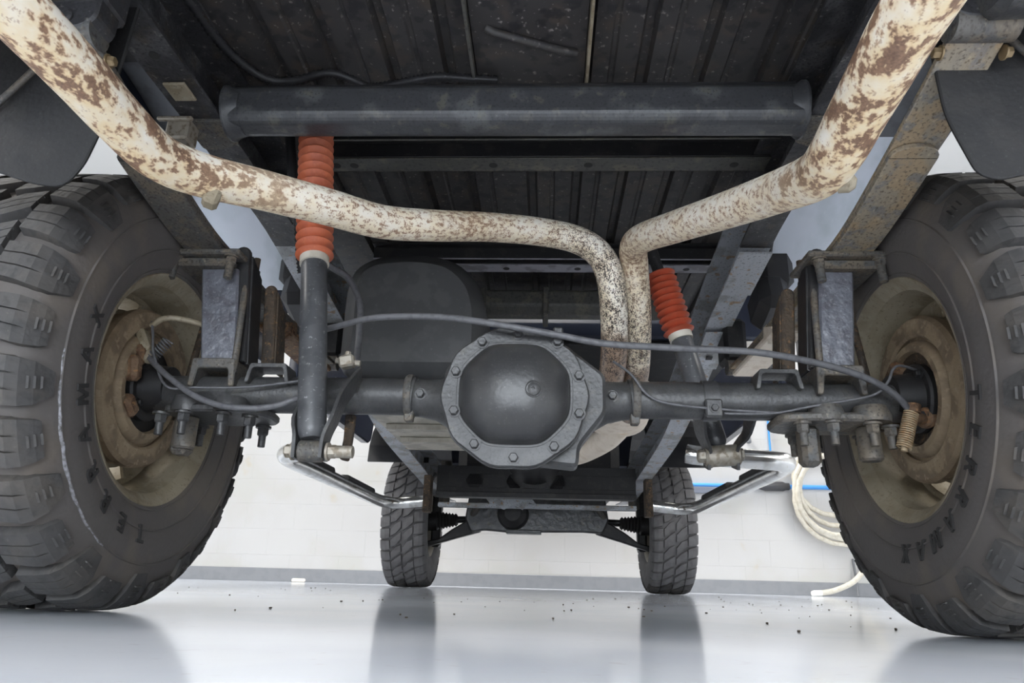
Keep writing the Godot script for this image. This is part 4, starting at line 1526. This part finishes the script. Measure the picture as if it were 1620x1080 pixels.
# --- truck: exhaust ---------------------------------------------------------------------------------------
func rust_texture(sd: int, near_split: float, tan_at: float, soot_from: float, late_from: float, flaking: float) -> ImageTexture:
	var w := 1600
	var h := 176
	var big := FastNoiseLite.new()
	big.seed = sd
	big.frequency = 1.0
	big.fractal_octaves = 5
	big.fractal_gain = 0.6
	var fine := FastNoiseLite.new()
	fine.seed = sd + 9
	fine.frequency = 1.0
	fine.fractal_octaves = 3
	var data := PackedByteArray()
	data.resize(w * h * 3)
	var length := 2.0
	for yy in h:
		var a := TAU * yy / h
		var ca := cos(a) * 0.032
		var sa := sin(a) * 0.032
		for xx in w:
			var u := float(xx) / w
			var l := u * length
			var n1 := big.get_noise_3d(ca * 22.0, sa * 22.0, l * 16.0)
			var n2 := big.get_noise_3d(ca * 90.0 + 7.0, sa * 90.0, l * 62.0)
			var n3 := fine.get_noise_3d(ca * 330.0, sa * 330.0 + 3.0, l * 330.0)
			var near := clampf((near_split - u) / 0.12 + 0.5, 0.0, 1.0)
			var soot := clampf((u - soot_from) / 0.08, 0.0, 1.0)
			var late := clampf((u - late_from) / 0.02 + 0.5 + n1, 0.0, 1.0)
			var under := 0.5 + 0.5 * sin(a)   # the underside of the pipe wears a film of tan dirt
			var band := clampf(1.0 - absf(u - tan_at) / 0.06, 0.0, 1.0)
			# cream ground, tanned where hot
			var tan := clampf(0.2 + n1 * 1.1 + 0.75 * under * under + band * 0.6, 0.0, 1.0) * (0.55 + 0.45 * near)
			var cr := lerpf(240.0, 230.0, tan)
			var cg := lerpf(233.0, 208.0, tan)
			var cb := lerpf(220.0, 168.0, tan)
			if late > 0.0:
				cr = lerpf(cr, 158.0, late * 0.9)
				cg = lerpf(cg, 130.0, late * 0.9)
				cb = lerpf(cb, 108.0, late * 0.9)
			# large flaked patches near the tail, finer flakes further on; a tan halo round each
			var pv := n1 * 0.75 + n2 * 0.6 + n3 * 0.12
			var fv := n2 * 0.7 + n3 * 0.42 + 0.12 * n1
			var halo := maxf(near * smoothstep(-0.12, 0.10, pv), (1.0 - near) * 0.6 * smoothstep(0.02, 0.22, fv)) * 0.6
			cr = lerpf(cr, 190.0, halo)
			cg = lerpf(cg, 152.0, halo)
			cb = lerpf(cb, 116.0, halo)
			var patch := near * smoothstep(0.05, 0.13, pv)
			var flakes := (1.0 - near * 0.55) * smoothstep(0.15, 0.22, fv - soot * 0.06 - 0.10 * (1.0 - flaking) * (1.0 - near))
			var dots := soot * smoothstep(-0.04, 0.10, n3 * 0.7 + n2 * 0.4 + n1 * 0.3 - 0.07)
			var shade := clampf(0.5 + n2 * 0.8 + n3 * 0.7, 0.0, 1.0)
			var grime := band * 0.7 * smoothstep(-0.25, 0.2, n2 + n3 * 0.5) + 0.5 * under * under * (1.0 - near) * smoothstep(0.0, 0.3, n2 + n3 * 0.6)
			cr = lerpf(cr, 158.0, grime)
			cg = lerpf(cg, 126.0, grime)
			cb = lerpf(cb, 100.0, grime)
			var k := maxf(patch * 0.92, flakes * 0.88)
			cr = lerpf(cr, lerpf(92.0, 148.0, shade), k)
			cg = lerpf(cg, lerpf(70.0, 116.0, shade), k)
			cb = lerpf(cb, lerpf(60.0, 94.0, shade), k)
			cr = lerpf(cr, 52.0, dots * 0.92)
			cg = lerpf(cg, 45.0, dots * 0.92)
			cb = lerpf(cb, 42.0, dots * 0.92)
			var i := (yy * w + xx) * 3
			data[i] = int(cr)
			data[i + 1] = int(cg)
			data[i + 2] = int(cb)
	return ImageTexture.create_from_image(Image.create_from_data(w, h, false, Image.FORMAT_RGB8, data))


func make_exhaust() -> void:
	var left := [W(-0.50, 0.595, 0.36), W(-0.486, 0.60, 0.46), W(-0.481, 0.60, 0.552), W(-0.479, 0.60, 0.64), W(-0.480, 0.60, 0.728), W(-0.474, 0.60, 0.809), W(-0.449, 0.615, 0.880), W(-0.397, 0.645, 0.975), W(-0.330, 0.675, 1.082), W(-0.262, 0.704, 1.19), W(-0.177, 0.745, 1.284), W(-0.084, 0.792, 1.380), W(0.023, 0.820, 1.455), W(0.112, 0.817, 1.489), W(0.165, 0.787, 1.503), W(0.190, 0.73, 1.506), W(0.201, 0.649, 1.545), W(0.206, 0.583, 1.62), W(0.207, 0.55, 1.74), W(0.21, 0.545, 1.95), W(0.24, 0.56, 2.15)]
	var right := [W(0.40, 0.565, 0.36), W(0.379, 0.57, 0.46), W(0.377, 0.570, 0.542), W(0.381, 0.570, 0.601), W(0.387, 0.570, 0.683), W(0.391, 0.567, 0.755), W(0.396, 0.582, 0.83), W(0.386, 0.63, 0.956), W(0.352, 0.680, 1.100), W(0.298, 0.735, 1.266), W(0.250, 0.776, 1.40), W(0.240, 0.785, 1.47), W(0.247, 0.757, 1.515), W(0.259, 0.664, 1.58), W(0.270, 0.585, 1.70), W(0.28, 0.56, 1.85), W(0.30, 0.56, 2.0), W(0.30, 0.56, 2.15)]
	for k in 2:
		var m := StandardMaterial3D.new()
		m.resource_name = "flaking_exhaust"
		m.albedo_texture = rust_texture(301 + k * 40, 0.27 if k == 0 else 0.26, 0.49 if k == 0 else 0.60, 0.57 if k == 0 else 0.62, 0.735 if k == 0 else 0.76, 1.0 if k == 0 else 0.55)
		m.roughness = 0.42
		m.metallic = 0.0
		M["pipe%d" % k] = m
		var st := begin()
		tube(st, spline(left if k == 0 else right, 5), 0.0318, 32, [], true)
		var p := put("exhaust_pipe", st, "pipe%d" % k, truck, "left exhaust pipe, cream with flaking brown rust, bending over the axle" if k == 0 else "right exhaust pipe, cream with brown rust patches")
		st = begin()
		if k == 0:
			box(st, Transform3D(Basis(Vector3.UP, 0.5) * Basis(Vector3.BACK, -0.2), W(-0.437, 0.585, 0.893)), Vector3(0.022, 0.026, 0.03), 0.005)
			put("weld_tab", st, "rim_paint", p)
		else:
			lathe(st, v2([0, 0, 0, 0.014, 0.012, 0.012, 0.018, 0.006, 0.018, 0]), axis_frame(W(0.412, 0.555, 0.80), W(0.44, 0.545, 0.79)), 12)
			put("weld_bead", st, "rim_paint", p)
	# muffler and the pipe ahead of it
	var st := begin()
	var o := PackedVector2Array()
	for i in 28:
		var a := TAU * i / 28
		o.append(Vector2(cos(a) * 0.105, sin(a) * 0.055))
	sweep(st, [W(0.275, 0.615, 2.12), W(0.28, 0.615, 2.14), W(0.30, 0.615, 2.52), W(0.30, 0.615, 2.54)], o, Vector3.UP, true)
	put("muffler", st, "cream_can", truck, "cream oval muffler ahead of the axle")
	st = begin()
	tube(st, spline([W(0.31, 0.60, 2.48), W(0.275, 0.575, 2.62), W(0.215, 0.562, 2.80), W(0.165, 0.565, 2.95), W(0.12, 0.585, 3.1), W(0.10, 0.64, 3.4)], 5), 0.045, 20)
	put("front_pipe", st, "cream_can", truck, "cream exhaust pipe ahead of the muffler")


# --- truck: cables, hoses, lines ------------------------------------------------------------------------------
func make_cables() -> void:
	var st := begin()
	tube(st, spline([W(-0.44, 0.52, 1.32), W(-0.366, 0.533, 1.300), W(-0.272, 0.535, 1.25), W(-0.144, 0.524, 1.215), W(-0.036, 0.501, 1.19), W(0.064, 0.487, 1.20), W(0.151, 0.473, 1.205), W(0.284, 0.469, 1.215), W(0.421, 0.467, 1.228), W(0.537, 0.453, 1.248), W(0.622, 0.434, 1.269), W(0.677, 0.409, 1.287), W(0.707, 0.381, 1.300)], 6), 0.0062, 10)
	var c := put("brake_cable", st, "cable_grey", truck, "grey brake cable arching over the differential to the right wheel")
	st = begin()
	tube(st, disc_coil(W(0.709, 0.380, 1.300), W(0.686, 0.314, 1.300), 0.012, 17), 0.0017, 6)
	tube(st, [W(0.709, 0.385, 1.3), W(0.686, 0.308, 1.3)], 0.006, 8)
	put("coil_spring", st, "spring_tan", c, "rusty tan coil spring")
	st = begin()
	lathe(st, v2([0, 0, 0, 0.013, 0.016, 0.013, 0.018, 0.0]), axis_frame(W(0.711, 0.378, 1.3), W(0.714, 0.395, 1.3)), 14)
	cyl(st, W(0.71, 0.37, 1.3), W(0.752, 0.372, 1.33), 0.010, 12, 0.002)
	cyl(st, W(0.738, 0.372, 1.315), W(0.758, 0.38, 1.335), 0.02, 14, 0.005)
	put("cable_end", st, "rust", c)
	st = begin()
	tube(st, spline([W(-0.38, 0.385, 1.27), W(-0.402, 0.374, 1.240), W(-0.435, 0.360, 1.235), W(-0.481, 0.354, 1.235), W(-0.544, 0.360, 1.24), W(-0.601, 0.381, 1.250), W(-0.655, 0.414, 1.265), W(-0.706, 0.450, 1.287), W(-0.731, 0.473, 1.300)], 6), 0.0058, 10)
	c = put("brake_cable", st, "cable_grey", truck, "dark brake cable sagging below the axle to the left wheel")
	st = begin()
	tube(st, disc_coil(W(-0.722, 0.466, 1.300), W(-0.694, 0.502, 1.300), 0.010, 8), 0.0017, 6)
	put("coil_spring", st, "cable_grey", c)
	st = begin()
	cyl(st, W(-0.745, 0.488, 1.31), W(-0.722, 0.462, 1.3), 0.013, 12, 0.003)
	box(st, at(W(-0.742, 0.50, 1.30), Basis(Vector3.BACK, 0.5)), Vector3(0.02, 0.05, 0.03), 0.005)
	tube(st, spline([W(-0.735, 0.53, 1.3), W(-0.71, 0.548, 1.3), W(-0.67, 0.55, 1.32), W(-0.63, 0.545, 1.36)], 4), 0.006, 8)
	put("cable_end", st, "rim_paint", c)
	for ln in [[[-0.735, 0.54, 1.3], [-0.722, 0.51, 1.29], [-0.71, 0.47, 1.285], [-0.672, 0.405, 1.28], [-0.62, 0.405, 1.29], [-0.52, 0.41, 1.30], [-0.4, 0.43, 1.31]], [[0.378, 0.375, 1.315], [0.467, 0.376, 1.31], [0.532, 0.386, 1.29], [0.634, 0.405, 1.285], [0.666, 0.429, 1.285], [0.682, 0.456, 1.290], [0.702, 0.467, 1.300], [0.74, 0.465, 1.32]], [[0.175, 0.475, 1.32], [0.208, 0.447, 1.312], [0.235, 0.41, 1.312], [0.276, 0.392, 1.312], [0.379, 0.382, 1.312], [0.504, 0.376, 1.312]]]:
		st = begin()
		var pts := []
		for p in ln:
			pts.append(W(p[0], p[1], p[2]))
		tube(st, spline(pts, 5), 0.0026, 8)
		put("brake_line", st, "cable_grey", truck)
	# corrugated conduit above the left rail and across the crossmember
	st = begin()
	var base := spline([W(-0.635, 1.07, 0.86), W(-0.614, 1.068, 1.023), W(-0.604, 1.066, 1.120), W(-0.583, 1.062, 1.18), W(-0.545, 1.056, 1.225), W(-0.491, 1.058, 1.235), W(-0.414, 1.065, 1.220), W(-0.366, 1.06, 1.235), W(-0.330, 1.052, 1.25), W(-0.259, 1.055, 1.24), W(-0.189, 1.062, 1.232), W(-0.110, 1.06, 1.236), W(-0.06, 1.06, 1.24)], 16)
	var rad := []
	for i in base.size():
		rad.append(0.0108 if i % 2 == 0 else 0.0078)
	tube(st, base, 0.009, 10, rad)
	put("corrugated_conduit", st, "black_plastic", truck, "black corrugated wiring conduit")
	st = begin()
	base = spline([W(-0.56, 1.09, 1.37), W(-0.545, 1.04, 1.37), W(-0.528, 0.96, 1.365), W(-0.512, 0.88, 1.36), W(-0.496, 0.80, 1.37), W(-0.49, 0.7, 1.42)], 24)
	rad = []
	for i in base.size():
		rad.append(0.012 if i % 2 == 0 else 0.009)
	tube(st, base, 0.009, 10, rad)
	put("corrugated_conduit", st, "black_plastic", truck)
	# brake hose from the frame down to the axle, with its block
	st = begin()
	tube(st, spline([W(-0.50, 0.82, 1.5), W(-0.444, 0.734, 1.450), W(-0.397, 0.701, 1.445), W(-0.363, 0.641, 1.44), W(-0.354, 0.567, 1.43), W(-0.345, 0.50, 1.40), W(-0.33, 0.465, 1.36)], 6), 0.0075, 10)
	put("brake_hose", st, "cable_grey", truck)
	st = begin()
	box(st, at(W(-0.338, 0.465, 1.31), Basis(Vector3.BACK, 0.2)), Vector3(0.03, 0.024, 0.024), 0.004)
	cyl(st, W(-0.36, 0.468, 1.31), W(-0.312, 0.462, 1.31), 0.006, 8)
	bolt(st, W(-0.338, 0.476, 1.31), Vector3.UP, 0.006, 0.01)
	put("brake_tee", st, "zinc", truck)


# --- truck: fuel tank ------------------------------------------------------------------------------------------
func make_tank() -> void:
	var st := begin()
	var o := rounded(poly([-0.49, 0.555, -0.11, 0.555, -0.112, 0.74, -0.135, 0.82, -0.20, 0.885, -0.30, 0.905, -0.42, 0.895, -0.475, 0.86, -0.49, 0.80]), 0.05)
	prism(st, o, at(W(0, 0, 2.2)), 0.95, 0.035, true)
	var tank := put("fuel_tank", st, "tank_plastic", truck, "big dark plastic fuel tank ahead of the axle")
	st = begin()
	# skid pan: stepped sheet below the tank
	var sec := poly([-0.20, 0.0, -0.17, -0.03, 0.16, -0.03, 0.19, 0.0, 0.187, 0.004, 0.158, -0.025, -0.168, -0.025, -0.197, 0.004])
	sweep(st, [W(-0.3, 0.553, 1.76), W(-0.3, 0.553, 2.66)], sec)
	for z in [1.95, 2.2, 2.42]:
		sweep(st, [W(-0.45, 0.522, z), W(0.13 - 0.28, 0.522, z)], rounded(poly([-0.03, 0.0, 0.03, 0.0, 0.02, -0.016, -0.02, -0.016]), 0.004))
	put("skid_pan", st, "skid_grey", tank, "pale grey ribbed pan under the fuel tank")
	st = begin()
	for z in [1.84, 2.55]:
		bx(st, -0.5, -0.1, 0.545, 0.55, z, z + 0.03, 0.001)
	put("tank_strap", st, "grey_steel", tank)


# --- truck: front suspension ------------------------------------------------------------------------------------
func make_front() -> void:
	var st := begin()
	var o := rounded(poly([-0.34, 0.352, -0.20, 0.342, 0.28, 0.352, 0.40, 0.345, 0.44, 0.42, 0.42, 0.56, -0.44, 0.56, -0.46, 0.42, -0.42, 0.335]), 0.02)
	plate_xy(st, o, 4.62, 0.06, 0.01)
	bx(st, -0.2, 0.02, 0.335, 0.36, 4.58, 4.7, 0.004)
	put("front_crossmember", st, "tube_paint", truck, "dark front suspension crossmember")
	for s: float in [-1.0, 1.0]:
		st = begin()
		o = rounded(poly([s * 0.36, 0.345, s * 0.52, 0.30, s * 0.70, 0.245, s * 0.72, 0.275, s * 0.62, 0.30, s * 0.545, 0.355, s * 0.47, 0.40, s * 0.37, 0.45]), 0.012)
		plate_xy(st, o, 4.66, 0.07, 0.008)
		put("control_arm", st, "black_metal", truck)
		st = begin()
		var prof := [Vector2(0, 0), Vector2(0, 0.03)]
		for i in 7:
			prof.append(Vector2(0.012 + i * 0.02, 0.042 + 0.003 * i))
			prof.append(Vector2(0.022 + i * 0.02, 0.032 + 0.003 * i))
		prof.append(Vector2(0.16, 0.0))
		lathe(st, prof, axis_frame(W(s * 0.52, 0.42, 4.72), W(s * 0.68, 0.41, 4.72)), 20, 1.2)
		put("drive_shaft_boot", st, "rubber_dark", truck)
		st = begin()
		cyl(st, W(s * 0.3, 0.43, 4.75), W(s * 0.56, 0.42, 4.72), 0.022, 14)
		cyl(st, W(s * 0.64, 0.41, 4.72), W(s * 0.8, 0.4065, 4.72), 0.06, 18, 0.01)
		bx(st, s * 0.66 - 0.03, s * 0.66 + 0.03, 0.25, 0.62, 4.72, 4.8, 0.012)
		put("steering_knuckle", st, "black_metal", truck)
		st = begin()
		cyl(st, W(s * 0.36, 0.50, 4.5), W(s * 0.42, 0.44, 4.62), 0.02, 12)
		cyl(st, W(s * 0.60, 0.5, 4.62), W(s * 0.60, 0.78, 4.62), 0.035, 14, 0.004)
		put("torsion_bar_end", st, "spring_steel", truck)
		# inner arch of the front wing
		st = begin()
		var a := PackedVector2Array()
		for i in 13:
			var t := PI * i / 12.0
			a.append(Vector2(4.72 - cos(t) * 0.55, 0.70 + sin(t) * 0.36))
		for i in 13:
			var t := PI - PI * i / 12.0
			a.append(Vector2(4.72 - cos(t) * 0.57, 0.70 + sin(t) * 0.38))
		plate_zy(st, a, s * 0.82, 0.36, 0.002)
		put("front_arch", st, "black_plastic", truck)
	st = begin()
	lathe(st, v2([0, 0, 0, 0.05, 0.03, 0.085, 0.09, 0.1, 0.16, 0.09, 0.2, 0.06, 0.2, 0]), axis_frame(W(-0.157, 0.455, 4.5), W(-0.157, 0.455, 4.7)), 24)
	put("front_differential", st, "black_metal", truck)
	st = begin()
	bx(st, 0.08, 0.26, 0.485, 0.52, 4.45, 4.55, 0.004)
	put("cross_bracket", st, "axle_paint", truck)


# --- truck: chromed step bars -------------------------------------------------------------------------------------
func make_step_bars() -> void:
	for s: float in [-1.0, 1.0]:
		var x := s * 0.84
		var root := Node3D.new()
		root.name = "step_bar"
		root.set_meta("label", "left chromed tubular step bar" if s < 0 else "right chromed tubular step bar")
		truck.add_child(root, true)
		var st := begin()
		var inner: float = 0.70 if s < 0 else 0.50
		tube(st, spline([W(s * inner, 0.47, 2.325), W(s * (inner + 0.05), 0.462, 2.315), W(s * 0.775, 0.448, 2.305), W(s * 0.82, 0.446, 2.35), W(x, 0.447, 2.5), W(x, 0.447, 2.8), W(x, 0.447, 3.3), W(x, 0.447, 3.75), W(s * 0.82, 0.447, 3.9), W(s * 0.77, 0.447, 3.96), W(s * 0.68, 0.455, 3.97), W(s * 0.62, 0.462, 3.97)], 8), 0.031, 24)
		put("tube", st, "chrome", root)
		for z in [[2.48, 2.9], [3.12, 3.62]]:
			st = begin()
			var pts := []
			for i in 6:
				pts.append(W(x, 0.478, lerpf(z[0], z[1], i / 5.0)))
			sweep(st, pts, rounded(poly([-0.03, -0.012, 0.03, -0.012, 0.024, 0.008, -0.024, 0.008]), 0.006))
			put("step_pad", st, "rubber_dark", root)
		st = begin()
		bx(st, s * 0.60 - 0.02, s * 0.60 + 0.02, 0.40, 0.60, 3.92, 4.0, 0.004)
		put("mount", st, "dark_rust", root, "rusty mounting bracket of the step bar")


# --- truck: mud flaps -----------------------------------------------------------------------------------------------
func make_flaps() -> void:
	for s: float in [-1.0, 1.0]:
		var st := begin()
		var o := rounded(poly([-0.60, 0.98, -0.617, 0.70, -0.632, 0.632, -0.655, 0.598, -0.70, 0.603, -0.78, 0.63, -1.0, 0.66, -1.0, 0.98]), 0.03) if s < 0 else rounded(poly([0.60, 0.98, 0.606, 0.72, 0.612, 0.69, 0.634, 0.618, 0.66, 0.607, 0.70, 0.617, 0.8, 0.64, 1.0, 0.67, 1.0, 0.98]), 0.022)
		plate_xy(st, o, 0.885, 0.007, 0.002)
		put("mud_flap", st, "flap_rubber", truck, "left black rubber mud flap behind the tire" if s < 0 else "right black rubber mud flap behind the tire")
		st = begin()
		tube(st, [W(s * 0.64, 0.90, 0.875), W(s * 0.70, 0.845, 0.87), W(s * 0.80, 0.70, 0.87)], 0.005, 8)
		put("flap_edge_strip", st, "spring_steel", truck)
		st = begin()
		bx(st, s * 0.63, s * 1.02, 0.93, 1.1, 0.80, 0.93, 0.02)
		put("flap_hanger", st, "black_metal", truck)
	# rear bumper ends above the camera
	var st := begin()
	lathe(st, v2([0, 0, 0, 0.055, 0.012, 0.065, 0.34, 0.065, 0.352, 0.055, 0.352, 0]), axis_frame(W(0.62, 0.85, 0.76), W(0.98, 0.865, 0.76)), 24)
	put("bumper_tube", st, "axle_paint", truck)
	st = begin()
	lathe(st, v2([0, 0, 0, 0.05, 0.012, 0.06, 0.3, 0.06, 0.31, 0.05, 0.31, 0]), axis_frame(W(-0.70, 0.80, 0.72), W(-1.0, 0.80, 0.72)), 24)
	put("bumper_tube", st, "axle_paint", truck)
